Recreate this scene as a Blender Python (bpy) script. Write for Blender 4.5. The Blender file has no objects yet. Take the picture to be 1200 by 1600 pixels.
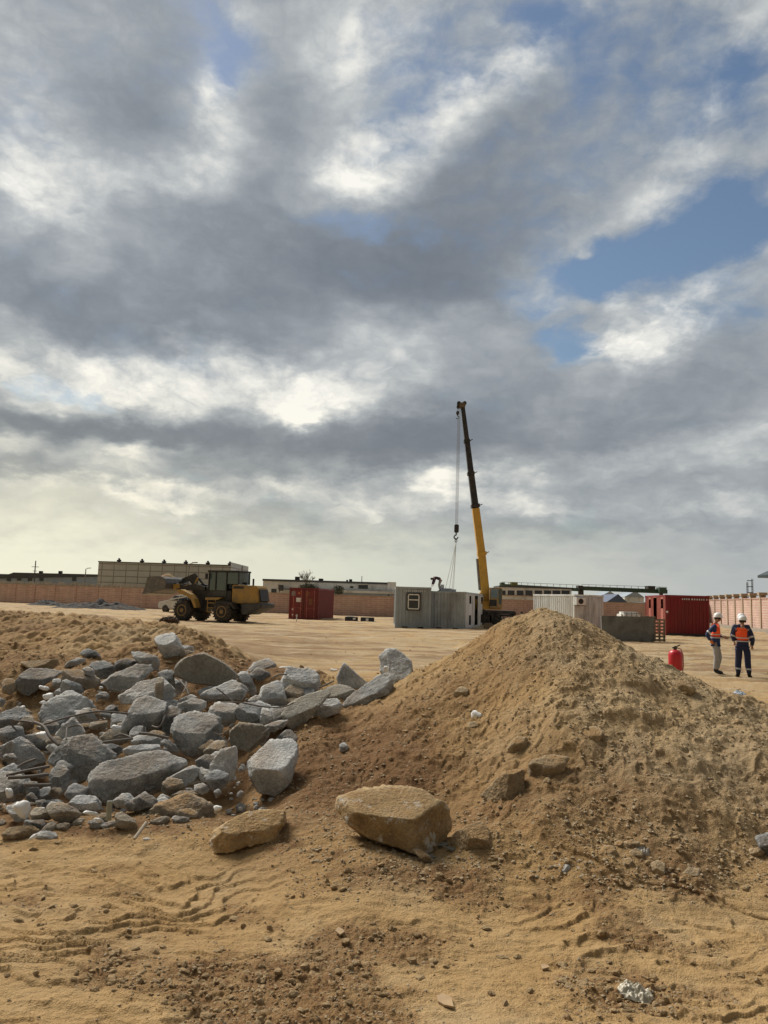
import bpy, bmesh, math, random
import numpy as np
from mathutils import Vector, Matrix, Euler
R = math.radians
SC = bpy.context.scene

# ------------------------------------------------------------------ camera
FPX = 1200.0                      # focal length in photo pixels (1200x1600)
PITCH = math.atan(138/FPX)
ROLL = R(1.7)                     # the photo leans a little: its horizon falls to the right
CAMZ = 1.70
_cf, _up = Vector((0, math.cos(PITCH), math.sin(PITCH))), Vector((0, -math.sin(PITCH), math.cos(PITCH)))
_cx = Vector((1, 0, 0))*math.cos(ROLL)+_up*math.sin(ROLL); _cy = _up*math.cos(ROLL)-Vector((1, 0, 0))*math.sin(ROLL)
cd = bpy.data.cameras.new("camera"); cam = bpy.data.objects.new("camera", cd)
SC.collection.objects.link(cam); SC.camera = cam
cam.matrix_world = Matrix.Translation((0, 0, CAMZ)) @ Matrix((_cx, _cy, -_cf)).transposed().to_4x4()
cd.sensor_fit = 'VERTICAL'; cd.sensor_height = 24; cd.lens = 24*FPX/1600
cd.clip_start = 0.05; cd.clip_end = 9000
SC.render.resolution_x = 768; SC.render.resolution_y = 1024
SC.view_settings.view_transform = 'Standard'; SC.view_settings.look = 'None'
SC.view_settings.gamma = 1; SC.view_settings.exposure = EXPOSURE = 0.40
SC.view_settings.use_curve_mapping = False

def pdir(px, py):
    """world direction through photo pixel"""
    return (_cf + _cx*((px-600)/FPX) + _cy*((800-py)/FPX)).normalized()
def at(px, py, Y):
    """world point on the ray of a photo pixel at forward distance Y"""
    d = pdir(px, py); t = Y/d.y
    return Vector((d.x*t, Y, CAMZ+d.z*t))
def gp(px, py, z=0.0):
    """world point where the ray of a photo pixel meets height z"""
    d = pdir(px, py); t = (z-CAMZ)/d.z
    return Vector((d.x*t, d.y*t, z))
def azel(px, py):
    d = pdir(px, py); return math.atan2(d.x, d.y), math.asin(d.z)

# ------------------------------------------------------------------ sun
SUN_AZ, SUN_EL = R(-42), R(45)
sdir = Vector((math.sin(SUN_AZ)*math.cos(SUN_EL), math.cos(SUN_AZ)*math.cos(SUN_EL), math.sin(SUN_EL)))
sd = bpy.data.lights.new("sun", 'SUN'); sun = bpy.data.objects.new("sun", sd); SC.collection.objects.link(sun)
sd.energy = 3.5; sd.angle = R(24); sd.color = (1.0, 0.93, 0.82)
sun.rotation_euler = sdir.to_track_quat('Z', 'Y').to_euler()

# ------------------------------------------------------------------ sky
class NT:
    """tiny helper for building node trees"""
    def __init__(s, tree): s.t = tree; s.n = tree.nodes; s.l = tree.links
    def new(s, typ, **kw):
        n = s.n.new(typ)
        for k, v in kw.items(): setattr(n, k, v)
        return n
    def put(s, sock, v):
        if v is None: return
        if isinstance(v, (int, float, tuple, list)):
            if isinstance(v, (tuple, list)) and len(v) == 3 and len(sock.default_value) == 4: v = (*v, 1)
            sock.default_value = v
        else: s.l.new(v, sock)
    def m(s, op, a, b=None, c=None, clamp=False):
        n = s.new('ShaderNodeMath', operation=op, use_clamp=clamp)
        for i, v in enumerate((a, b, c)): s.put(n.inputs[i], v)
        return n.outputs[0]
    def vm(s, op, a, b=None, c=None, out=0):
        n = s.new('ShaderNodeVectorMath', operation=op)
        for i, v in enumerate((a, b, c)):
            if v is not None: s.put(n.inputs[i], v)
        return n.outputs[out]
    def noise(s, vec, scale, detail=4, rough=.5, dist=0, out=0, lac=2, dim='3D'):
        n = s.new('ShaderNodeTexNoise', noise_dimensions=dim); s.put(n.inputs['Vector'], vec)
        for k, v in (('Scale', scale), ('Detail', detail), ('Roughness', rough), ('Distortion', dist), ('Lacunarity', lac)):
            n.inputs[k].default_value = v
        return n.outputs[out]
    def ramp(s, fac, stops, interp='LINEAR'):
        n = s.new('ShaderNodeValToRGB'); s.put(n.inputs[0], fac); cr = n.color_ramp; cr.interpolation = interp
        while len(cr.elements) < len(stops): cr.elements.new(.5)
        for e, (p, c) in zip(cr.elements, stops):
            e.position = p; e.color = (*c, 1) if isinstance(c, (tuple, list)) else (c, c, c, 1)
        return n.outputs[0]
    def mix(s, fac, a, b, blend='MIX'):
        n = s.new('ShaderNodeMix', data_type='RGBA', blend_type=blend)
        s.put(n.inputs[0], fac); s.put(n.inputs[6], a); s.put(n.inputs[7], b); return n.outputs[2]
    def map(s, v, a, b, c=0, d=1, smooth=False):
        n = s.new('ShaderNodeMapRange'); n.interpolation_type = 'SMOOTHSTEP' if smooth else 'LINEAR'
        for i, x in enumerate((v, a, b, c, d)): s.put(n.inputs[i], x)
        return n.outputs[0]
    def sep(s, v): return s.new_sep(v)
    def new_sep(s, v):
        n = s.new('ShaderNodeSeparateXYZ'); s.put(n.inputs[0], v); return n.outputs
    def comb(s, x, y, z):
        n = s.new('ShaderNodeCombineXYZ')
        for i, v in enumerate((x, y, z)): s.put(n.inputs[i], v)
        return n.outputs[0]

def srgb(r, g, b):
    f = lambda c: (c/255/12.92 if c/255 <= .04045 else ((c/255+.055)/1.055)**2.4)
    return (f(r), f(g), f(b))
def skyc(r, g, b):
    k = 2**-EXPOSURE; return tuple(c*k for c in srgb(r, g, b))

W = bpy.data.worlds.new("World"); SC.world = W; W.use_nodes = True
W.cycles.sampling_method = 'MANUAL'; W.cycles.sample_map_resolution = 256
w = NT(W.node_tree); w.n.clear()
_o = w.new('ShaderNodeOutputWorld'); _bg = w.new('ShaderNodeBackground'); w.l.new(_bg.outputs[0], _o.inputs[0])
D = w.new('ShaderNodeTexCoord').outputs['Generated']
dx, dy, dz = w.sep(D)[0:3]
zc = w.m('MAXIMUM', dz, 0.0)
zz = w.m('ADD', zc, 0.34)
P = w.comb(w.m('DIVIDE', dx, zz), w.m('DIVIDE', dy, zz), 0.0)        # flat cloud layer seen in perspective

wn = w.noise(P, 2.6, 4, .55, out=1, dim='2D')
wn2 = w.noise(P, 11.0, 4, .6, out=1, dim='2D')
warp = w.vm('ADD', w.vm('MULTIPLY', w.vm('SUBTRACT', wn, (.5, .5, .5)), (.15, .085, 0)),
            w.vm('MULTIPLY', w.vm('SUBTRACT', wn2, (.5, .5, .5)), (.06, .045, 0)))
AE0 = w.comb(w.m('ARCTAN2', dx, dy), w.m('ARCSINE', zc), 0.0); AE = w.vm('ADD', AE0, warp)
az, el = w.sep(AE)[0:2]

# bright puffs / dark undersides (photo px: centre, radii, tilt deg, amount)
LIGHT = [(300,575,260,24,0,.12),(1060,500,60,26,-35,.2),(945,548,40,26,0,.2),(330,150,26,50,25,.15),(590,255,50,34,0,.12),(800,110,110,60,-35,-.10),(560,90,80,90,0,-.08),(780,330,120,90,0,-.05),(485,636,44,26,0,.45),(110,785,120,18,0,.22),(240,780,60,22,0,.25),(565,800,60,22,0,.30),(400,775,60,16,0,.2),(690,752,50,24,0,.2),(880,800,60,18,0,.15),(30,610,60,22,0,.25),(640,545,60,40,0,.16),(200,600,120,24,0,.2),(205,712,50,20,0,.2),
 (400,330,120,60,0,-.06),(460,160,60,90,20,-.12),(1000,600,160,60,0,-.08),(15,100,60,80,0,.30),(0,275,60,60,0,.6),(60,240,70,100,0,.22),(110,300,80,60,0,.08),
 (322,120,22,50,25,.50),(350,190,40,60,0,.36),(300,270,90,32,-12,.42),(230,290,60,22,0,.2),(135,370,24,55,0,.34),
 (160,60,60,50,0,.18),(350,5,60,14,0,.35),
 (545,60,55,60,0,.36),(600,90,50,50,0,.25),(400,60,30,22,30,.18),(585,245,45,45,0,.36),(600,258,26,28,0,.4),(545,262,24,20,0,.3),(520,300,40,18,0,.15),
 (740,145,100,26,-35,.46),(800,95,70,30,-35,.30),(680,180,50,30,-30,.28),(760,30,80,40,0,.18),
 (1085,195,60,34,-30,.28),(930,350,55,13,-14,.42),(820,432,46,22,0,.32),(840,466,40,12,0,.42),
 (965,465,34,26,0,.42),(960,545,44,26,0,.62),(1050,495,60,24,-35,.62),(1170,70,60,120,0,.2),
 (890,255,70,40,0,.1),(1030,310,70,40,0,.16),(1190,370,24,40,0,.3),
 (320,580,220,22,0,.42),(170,600,90,26,0,.5),(20,600,40,22,0,.30),(420,590,90,34,0,.24),(500,632,34,20,0,.66),(440,640,50,15,0,.4),(560,625,40,20,0,.22),
 (560,520,50,60,0,.24),(620,520,60,30,0,.16),(205,712,50,17,0,.42),(50,705,80,16,0,.26),(10,700,30,30,0,.15),
 (230,778,70,16,0,.36),(330,790,50,14,10,.22),(30,770,70,12,0,.16),(560,810,60,16,0,.44),(490,770,120,12,-8,.24),(250,800,30,12,0,.1),
 (690,755,60,28,0,.30),(670,745,20,14,0,.2),(840,788,56,16,10,.34),(760,760,60,14,0,.22),(970,740,60,13,-6,.34),
 (1150,785,80,16,-8,.30),(1180,690,70,26,-10,.30),(890,628,50,12,-10,.26),(1060,700,80,14,-12,.2),
 (1000,845,160,9,0,.16),(600,640,40,16,0,.1),(700,480,60,20,0,.1),
 (170,175,110,90,0,-.18),(230,130,60,90,0,-.1),(430,440,230,70,0,-.28),(520,380,150,60,0,-.14),(700,330,110,80,-25,-.26),(720,420,80,60,0,-.12),
 (200,520,200,34,0,-.22),(70,655,130,26,0,-.34),(330,665,160,26,0,-.18),(470,700,200,34,0,-.26),(640,690,120,40,0,-.2),
 (760,660,140,50,0,-.2),(450,805,140,17,0,-.22),(720,835,220,16,0,-.14),(1080,600,120,50,0,-.14),(900,690,100,24,0,-.1),
 (60,740,90,14,0,-.12),(1050,760,150,12,0,-.12),(440,210,50,100,10,-.16),(20,470,60,40,0,-.12),(600,450,120,50,0,-.1),(870,200,120,70,0,-.06)]
HOLES = [(1010,375,60,11,-12,-.45),(1100,400,40,14,-30,-.3),(935,360,30,20,-10,-.3),(1150,200,120,180,0,.10),(980,120,120,100,0,.08),(260,150,60,90,0,.12),(348,70,34,34,0,.62),(320,25,40,40,0,.2),(1000,395,120,34,-8,.95),(905,425,44,22,0,.55),(1130,350,70,34,0,.65),(868,530,40,22,30,.75),(905,560,24,14,0,.45),
 (790,455,30,16,0,.35),(660,110,45,60,20,.30),(625,190,40,30,0,.30),(880,90,40,60,0,.22),(600,3,40,14,0,.7),(800,15,40,24,0,.4),
 (540,335,90,22,0,.30),(620,340,70,14,0,.16),(85,597,44,7,0,.7),(1140,100,60,44,0,.38),(1160,480,60,30,0,.35),(1010,684,36,8,0,.4),
 (1040,250,260,190,0,.18),(700,60,300,120,0,.12),(470,80,130,50,0,.22),(1090,420,50,14,-20,.3)]
AZN = np.linspace(-.60, .60, 32); ELN = .72*(np.linspace(0, 1, 32)**1.35)
def blobs(lst):
    """the cloud layout sampled on a coarse azimuth / elevation grid"""
    A, E = np.meshgrid(AZN, ELN, indexing='ij'); F = np.zeros_like(A)
    for (cx, cy, rx, ry, rot, amp) in lst:
        a0, e0 = azel(cx, cy); ax_, _ = azel(cx+rx, cy); _, ey_ = azel(cx, cy-ry)
        c, s_ = math.cos(R(-rot)), math.sin(R(-rot)); u, v = A-a0, E-e0
        x = (c*u+s_*v)/(abs(ax_-a0)*1.15); y = (-s_*u+c*v)/(abs(ey_-e0)*1.15)
        F += amp*0.5**(x*x+y*y)
    return F
azt = w.map(az, -.60, .60, 0, 1); elt = w.map(el, 0, .72, 0, 1)
def field(lst, rank=12):
    U, S, V = np.linalg.svd(blobs(lst)); U = U*np.sqrt(S); V = (V.T*np.sqrt(S))
    acc = 0.0
    for k in range(0, rank, 3):
        vs = []
        for (M_, t, xs) in ((U, azt, (AZN+.6)/1.2), (V, elt, ELN/.72)):
            q = M_[:, k:k+3]; lo, sc = q.min(0), np.ptp(q, 0)+1e-9; q01 = (q-lo)/sc
            rp = w.ramp(t, [(float(x), tuple(float(z) for z in row)) for x, row in zip(xs, q01)], 'CARDINAL')
            vs.append(w.vm('MULTIPLY_ADD', rp, tuple(map(float, sc)), tuple(map(float, lo))))
        acc = w.m('ADD', acc, w.vm('DOT_PRODUCT', vs[0], vs[1], out=1))
    return acc
fb = w.noise(P, 3.0, 6, .52, .1, dim='2D')
Q = w.vm('MULTIPLY', w.vm('ADD', AE0, w.vm('MULTIPLY', warp, (.38, .38, 0))), (1, 1.8, 0))
fb2 = w.noise(w.vm('ADD', Q, (7.3, 2.1, 0)), 15.0, 7, .60, .15, dim='2D')
Lf = field(LIGHT, 18); Hf = field(HOLES, 12)
nz = w.m('SUBTRACT', fb, .5); nz2 = w.m('SUBTRACT', fb2, .5)
# brightness of the cloud: puffy creased detail where it is bright, softer in the dark undersides
puff = w.m('SUBTRACT', w.m('MULTIPLY', w.m('ABSOLUTE', w.m('SUBTRACT', w.noise(Q, 11.0, 5, .55, 0, dim='2D'), .5)), 5.0), .42)
amp = w.m('MULTIPLY_ADD', w.m('MAXIMUM', Lf, 0.0), 1.3, 0.40)
Lx = w.m('ADD', w.m('MULTIPLY_ADD', w.m('MULTIPLY', w.m('ADD', w.m('MULTIPLY', nz2, .8), w.m('MULTIPLY', puff, .34)), amp), .9, w.m('ADD', Lf, .43)), w.m('MULTIPLY', nz, .55))
dark, mid, lite, white = skyc(110,118,128), skyc(151,158,165), skyc(191,196,198), skyc(250,248,240)
ccol = w.ramp(w.map(Lx, -.35, 1.35, 0, 1), [(0, dark), (.22, skyc(126,133,142)), (.42, mid), (.66, lite), (.92, white)], 'B_SPLINE')
# blue gaps
Hx = w.m('ADD', w.m('MULTIPLY_ADD', nz2, -.75, Hf), w.m('MULTIPLY', nz, -1.0))
hole = w.map(Hx, .10, .80, 0, 1, True)
sky = w.new('ShaderNodeTexSky', sky_type='NISHITA', sun_disc=False, sun_elevation=SUN_EL, sun_rotation=SUN_AZ,
            air_density=1.3, dust_density=.6, ozone_density=2.0)
blue = w.vm('SCALE', sky.outputs[0]); w.n[-1].inputs['Scale'].default_value = 0.058
col = w.mix(hole, ccol, blue)
# warm pale air towards the horizon, warmer and brighter towards the sun on the left
azf = w.map(az, -.75, .45, 0, 1)
hcol = w.ramp(azf, [(0, skyc(253,248,222)), (.34, skyc(239,236,213)), (.64, skyc(211,213,198)), (1, skyc(178,182,182))])
warm = w.m('MULTIPLY', w.map(el, .36, .05, 0, .95, True), w.map(az, -.5, .3, 1, .2))
wcol = w.mix(1.0, col, (1.13, 1.06, .90), 'MULTIPLY')
col = w.mix(warm, col, wcol)
hf = w.m('ADD', w.map(el, .035, w.map(az, -.5, .45, .155, .115), 1.05, 0, True), w.m('MULTIPLY', nz, .25), clamp=False)
hf = w.m('MULTIPLY', w.map(hf, .0, 1, 0, 1), w.map(el, .12, .20, 1, 0, True), clamp=True)
col = w.mix(hf, col, hcol)
# unseen sky behind the camera, dimmed and neutral to darken faces turned towards it
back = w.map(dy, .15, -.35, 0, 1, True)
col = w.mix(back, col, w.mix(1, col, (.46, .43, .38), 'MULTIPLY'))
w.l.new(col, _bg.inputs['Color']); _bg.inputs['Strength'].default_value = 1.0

# ------------------------------------------------------------------ numpy noise
def _h(ix, iy, iz, seed):
    h = (ix*73856093) ^ (iy*19349663) ^ (iz*83492791) ^ (seed*2654435761)
    h = (h ^ (h >> 13))*1274126177; h &= 0xffffffff
    return ((h ^ (h >> 16)) & 0xffff)/65535.0
def vn2(x, y, seed=0):
    """smooth value noise -1..1"""
    xi = np.floor(x).astype(np.int64); yi = np.floor(y).astype(np.int64)
    fx = x-xi; fy = y-yi; fx = fx*fx*fx*(fx*(fx*6-15)+10); fy = fy*fy*fy*(fy*(fy*6-15)+10)
    a = _h(xi, yi, 0, seed); b = _h(xi+1, yi, 0, seed); c = _h(xi, yi+1, 0, seed); d = _h(xi+1, yi+1, 0, seed)
    return ((a*(1-fx)+b*fx)*(1-fy)+(c*(1-fx)+d*fx)*fy)*2-1
def fbm2(x, y, f, oct=4, gain=.5, seed=0, ridge=False):
    s = 0; a = 1; t = 0; c, sn = .8, .6
    for o in range(oct):
        n = vn2(x*f+o*17.3, y*f-o*9.1, seed+o)
        s = s + a*((1-2*np.abs(n)) if ridge else n); t += a; a *= gain; f *= 2.03; x, y = c*x-sn*y, sn*x+c*y
    return s/t
def vn3(p, seed=0):
    i = np.floor(p).astype(np.int64); f = p-i; f = f*f*(3-2*f); r = 0
    for dx in (0, 1):
        for dy in (0, 1):
            for dz in (0, 1):
                wgt = (f[:, 0] if dx else 1-f[:, 0])*(f[:, 1] if dy else 1-f[:, 1])*(f[:, 2] if dz else 1-f[:, 2])
                r = r+wgt*_h(i[:, 0]+dx, i[:, 1]+dy, i[:, 2]+dz, seed)
    return r*2-1
def fbm3(p, f, oct=4, gain=.5, seed=0):
    s = 0; a = 1; t = 0
    for o in range(oct):
        s = s+a*vn3(p*f+o*11.7, seed+o); t += a; a *= gain; f *= 2.07
    return s/t
def sst(a, b, x):
    t = np.clip((x-a)/(b-a), 0, 1); return t*t*(3-2*t)

# ------------------------------------------------------------------ scene helpers
COL = SC.collection
MATS = {}
def tag(o, label=None, cat=None, group=None, kind=None):
    for k, v in (('label', label), ('category', cat), ('group', group), ('kind', kind)):
        if v: o[k] = v
    return o
def link(o, parent=None):
    COL.objects.link(o)
    if parent is not None: o.parent = parent
    return o
def thing(name, loc, rz=0, label=None, cat=None, group=None):
    o = bpy.data.objects.new(name, None); o.location = loc; o.rotation_euler = (0, 0, rz); o.empty_display_size = .2
    return tag(link(o), label, cat, group)
def npmesh(name, V, F, m=None, parent=None, smooth=True, attrs=None, loc=None):
    me = bpy.data.meshes.new(name); V = np.asarray(V, np.float32); F = np.asarray(F, np.int32); k = F.shape[1]
    me.vertices.add(len(V)); me.vertices.foreach_set('co', V.ravel())
    me.loops.add(F.size); me.loops.foreach_set('vertex_index', F.ravel())
    me.polygons.add(len(F)); me.polygons.foreach_set('loop_start', np.arange(len(F), dtype=np.int32)*k)
    me.polygons.foreach_set('use_smooth', np.full(len(F), smooth))
    for n, d in (attrs or {}).items():
        at_ = me.attributes.new(n, 'FLOAT_COLOR', 'POINT'); at_.data.foreach_set('color', np.asarray(d, np.float32).ravel())
    me.update(calc_edges=True); me.validate()
    if m: me.materials.append(m)
    o = bpy.data.objects.new(name, me)
    if loc is not None: o.location = loc
    return link(o, parent)
class MB:
    """collects boxes, bars, tubes ... then links them as ONE mesh object"""
    def __init__(s): s.b = bmesh.new()
    def quad(s, pts): s.b.faces.new([s.b.verts.new(p) for p in pts])
    def hexa(s, p):
        v = [s.b.verts.new(q) for q in p]
        for f in ((0, 3, 2, 1), (4, 5, 6, 7), (0, 1, 5, 4), (1, 2, 6, 5), (2, 3, 7, 6), (3, 0, 4, 7)): s.b.faces.new([v[i] for i in f])
        return s
    def box(s, c, d, rz=0, rx=0, ry=0, taper=1):
        M = Matrix.Translation(c) @ Euler((rx, ry, rz)).to_matrix().to_4x4(); x, y, z = d[0]/2, d[1]/2, d[2]/2; t = taper
        s.hexa([M @ Vector(q) for q in ((-x, -y, -z), (x, -y, -z), (x, y, -z), (-x, y, -z), (-x*t, -y*t, z), (x*t, -y*t, z), (x*t, y*t, z), (-x*t, y*t, z))]); return s
    def bar(s, a, b, w, h=None, up=(0, 0, 1), w2=None, h2=None):
        a, b = Vector(a), Vector(b); h = h or w; w2 = w2 or w; h2 = h2 or h; d = (b-a).normalized(); u = Vector(up)
        if abs(d.dot(u)) > .98: u = Vector((0, 1, 0))
        r = d.cross(u).normalized(); u = r.cross(d)
        q = lambda p, w_, h_: [p-r*w_/2-u*h_/2, p+r*w_/2-u*h_/2, p+r*w_/2+u*h_/2, p-r*w_/2+u*h_/2]
        s.hexa(q(a, w, h)+q(b, w2, h2)); return s
    def tube(s, pts, r, n=8, cap=True):
        pts = [Vector(p) for p in pts]; rr = r if isinstance(r, (list, tuple)) else [r]*len(pts); rings = []; pv = None
        for i, p in enumerate(pts):
            d = (pts[min(i+1, len(pts)-1)]-pts[max(i-1, 0)]).normalized()
            if pv is None: pv = Vector((0, 0, 1)) if abs(d.z) < .9 else Vector((1, 0, 0))
            x = (pv-d*pv.dot(d)).normalized(); y = d.cross(x); pv = x
            rings.append([s.b.verts.new(p+(x*math.cos(k*2*math.pi/n)+y*math.sin(k*2*math.pi/n))*rr[i]) for k in range(n)])
        for A, B in zip(rings, rings[1:]):
            for k in range(n): s.b.faces.new((A[k], A[(k+1) % n], B[(k+1) % n], B[k]))
        if cap: s.b.faces.new(rings[0][::-1]); s.b.faces.new(rings[-1])
        return s
    def lathe(s, c, prof, axis=(0, 0, 1), n=24):
        """prof: (radius, height) list along axis"""
        a = Vector(axis).normalized(); x = a.orthogonal().normalized(); y = a.cross(x); c = Vector(c)
        R_ = [[s.b.verts.new(c+a*h+(x*math.cos(k*2*math.pi/n)+y*math.sin(k*2*math.pi/n))*max(r, 1e-4)) for k in range(n)] for r, h in prof]
        for A, B in zip(R_, R_[1:]):
            for k in range(n): s.b.faces.new((A[k], A[(k+1) % n], B[(k+1) % n], B[k]))
        s.b.faces.new(R_[0][::-1]); s.b.faces.new(R_[-1]); return s
    def prism(s, pts, a, b, axis='y'):
        """2D outline (u,v) swept from a to b along axis"""
        f = {'y': lambda u, v, t: (u, t, v), 'x': lambda u, v, t: (t, u, v), 'z': lambda u, v, t: (u, v, t)}[axis]
        A = [s.b.verts.new(f(u, v, a)) for u, v in pts]; B = [s.b.verts.new(f(u, v, b)) for u, v in pts]; n = len(pts)
        for k in range(n): s.b.faces.new((A[k], A[(k+1) % n], B[(k+1) % n], B[k]))
        s.b.faces.new(A[::-1]); s.b.faces.new(B); return s
    def build(s, name, m, parent=None, smooth=False, bevel=0, loc=None):
        bmesh.ops.recalc_face_normals(s.b, faces=s.b.faces)
        if bevel: bmesh.ops.bevel(s.b, geom=[e for e in s.b.edges if len(e.link_faces) == 2 and e.calc_face_angle(0) > .5], offset=bevel, segments=2, affect='EDGES', clamp_overlap=True)
        me = bpy.data.meshes.new(name); s.b.to_mesh(me); s.b.free()
        if smooth:
            for p in me.polygons: p.use_smooth = True
            try: me.set_sharp_from_angle(angle=R(40))
            except Exception: pass
        me.materials.append(m); o = bpy.data.objects.new(name, me)
        if loc is not None: o.location = loc
        return link(o, parent)
def mat(name, col=(.5, .5, .5), rough=.7, metal=0, var=.15, vscale=3, dirt=None, dirt_amt=.5, dscale=2, bump=.0, bscale=20, streak=False, rust=None):
    """painted / plain surface with procedural variation, grime and bump"""
    if name in MATS: return MATS[name]
    m = bpy.data.materials.new(name); MATS[name] = m; m.use_nodes = True; t = NT(m.node_tree); B = t.n['Principled BSDF']
    co = t.new('ShaderNodeTexCoord').outputs['Object']
    n1 = t.noise(co, vscale, 5, .6)
    c = t.mix(1, (*col, 1), t.ramp(n1, [(.25, 1-var), (.75, 1+var)]), 'MULTIPLY')
    if dirt:
        v = t.vm('MULTIPLY', co, (1, 1, .18)) if streak else co
        n2 = t.noise(v, dscale, 6, .65)
        c = t.mix(t.m('MULTIPLY', t.map(n2, .45, .68, 0, 1, True), dirt_amt), c, (*dirt, 1))
    if rust:
        n3 = t.noise(co, dscale*4, 6, .7); c = t.mix(t.map(n3, .62, .7, 0, .8, True), c, (*rust, 1))
    t.l.new(c, B.inputs['Base Color']); B.inputs['Metallic'].default_value = metal
    t.put(B.inputs['Roughness'], t.map(n1, .2, .8, max(rough-.1, .05), min(rough+.1, 1)))
    if bump:
        bp = t.new('ShaderNodeBump'); bp.inputs['Strength'].default_value = bump; bp.inputs['Distance'].default_value = .02
        t.l.new(t.noise(co, bscale, 6, .65), bp.inputs['Height']); t.l.new(bp.outputs[0], B.inputs['Normal'])
    return m

# ------------------------------------------------------------------ terrain
def Yf(py):   # distance of the rubble slope at a photo row
    return float(np.interp(py, [1000, 1030, 1070, 1110, 1150, 1190, 1230, 1270, 1310, 1340], [9.9, 9.2, 8.4, 7.7, 7.1, 6.55, 6.05, 5.6, 5.25, 5.0]))
CP = []
def cp(px, py, Y, dz=0):
    p = at(px, py, Y); CP.append((p.x, p.y, p.z+dz))
for px in (-120, 0, 80, 160, 240, 320, 400):
    for py in (1240,) if px > -100 else (1285, 1240, 1200, 1160, 1120, 1080): cp(px, py, Yf(py), -.15)
for px in (-120, 0, 80, 160, 240, 320, 400): cp(px, 1288, Yf(1288), -.03)
for q_ in ((560,1298,5.34),(600,1312,5.24),(640,1326,5.12),(535,1284,5.5)): cp(*q_)
for px in (0, 420):
    for py in (1200, 1160, 1120, 1080): cp(px, py, Yf(py), -.14)
for px in (100, 170, 240, 310, 370):
    for py in (1225, 1180, 1140, 1100):
        if px < 330 or py < 1190: cp(px, py, Yf(py)+.12, -.30)
for px in (480, 540):
    for py in (1270, 1230, 1180, 1140): cp(px, py, Yf(py)-.05, -.03)
for px, py, Y in ((500,1095,8.0),(560,1095,8.1),(620,1070,8.3),(640,1062,8.2),(420,1060,8.5),(340,1060,8.7),(250,1040,9.0),(180,1050,8.9),(100,1060,8.7),(30,1075,8.5),(-100,1080,8.4),
    (380,1050,9.0),(355,1035,9.6),(325,1003,10.4),(295,984,11.5),(240,1000,10.6),(240,982,12.5),(190,1014,10.3),(180,994,12.5),(120,1024,9.9),(110,1006,12),(40,1030,9.8),(30,1005,12.5),(-60,1040,9.8),(-80,1000,13),
    (250,974,17),(160,972,18),(60,968,21),(-60,966,24),(265,990,14),
    (600,1325,5.05),(600,1270,5.6),(600,1190,6.35),(600,1130,7.1),(600,1093,7.9),(700,1335,4.98),(700,1250,5.7),(700,1150,6.6),(700,1070,7.4),(700,1034,8.1),
    (760,1250,5.55),(740,1200,6.0),(780,1310,5.1),(760,1000,8.0),
    (800,1350,4.85),(800,1290,5.15),(800,1180,5.95),(800,1080,6.75),(800,1005,7.45),(805,974,7.9),
    (862,1365,4.75),(862,1280,5.15),(862,1180,5.8),(862,1080,6.5),(862,1000,7.2),(862,962,7.8),(900,975,7.7),
    (940,1380,4.65),(940,1280,5.15),(940,1180,5.75),(940,1080,6.45),(940,1030,6.95),(940,1000,7.5),
    (1030,1385,4.65),(1030,1280,5.15),(1030,1180,5.75),(1030,1100,6.4),(1030,1046,7.2),(1110,1385,4.68),(1110,1280,5.2),(1110,1180,5.8),(1110,1125,6.3),(1110,1083,7.0),
    (1200,1385,4.7),(1200,1280,5.25),(1200,1190,5.85),(1200,1150,6.3),(1200,1116,7.0),(1350,1385,4.8),(1350,1280,5.4),(1350,1200,6.0),(1350,1165,6.9),(1500,1390,5.0),(1500,1240,6.4)):
    cp(px, py, Y)
for x, y, z in [(x, y, 0) for x in (-6, -4.5, -3, -1.5, -.5, .5, 1.5, 2.5, 4, 6) for y in (2.0, 3.2, 4.2)]+[(-6,5.0,0),(-3.2,5.0,0),(-2,4.95,0),(-.9,4.9,0)]+\
    [(-1.2,11,.25),(-.4,10.2,.3),(.5,10.2,.35),(1.6,10,.5),(2.4,10,.4),(3.2,9.4,.25),(4.5,9.5,0),(6,9,0),(8,8,0),(8,5,0),(-1.5,13.5,0),(-.5,12.5,0),(1,12.5,0),(3,12,0),(5,12,0),
     (-2.5,15.5,.1),(-2.5,19,0),(0,16,0),(3,16,0),(7,15,-.05),(10,12,0),(11,7,0),(-9,6,.1),(-9,3,0),(-12,9,.4),(-14,15,.7),(-16,22,.55),(-11,26,.4),(-5,23,.15),(-4,30,0),(-14,34,.2),(-22,28,.5),(-24,15,.5),(-20,5,0),(-12,2,0),
     (0,22,0),(5,22,-.1),(10,23,-.2),(14,22,-.15),(8,28,-.1),(0,30,0),(12,32,0),(-10,42,0),(0,42,0),(12,42,0),(20,30,0),(20,12,0),(16,4,0),(-28,40,0),(28,40,0),(30,20,0),(-34,20,0),(-34,4,0),(30,2,0)]:
    CP.append((x, y, z))
CP = np.array(CP)
def _tps(r2): return .5*r2*np.log(r2+1e-9)
_d2 = ((CP[:, None, :2]-CP[None, :, :2])**2).sum(-1); _n = len(CP)
_A = np.zeros((_n+3, _n+3)); _A[:_n, :_n] = _tps(_d2)-.02*np.eye(_n)*1; _A[:_n, _n] = 1; _A[:_n, _n+1:] = CP[:, :2]; _A[_n:, :_n] = _A[:_n, _n:].T
_wt = np.linalg.solve(_A, np.r_[CP[:, 2], 0, 0, 0])
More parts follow.
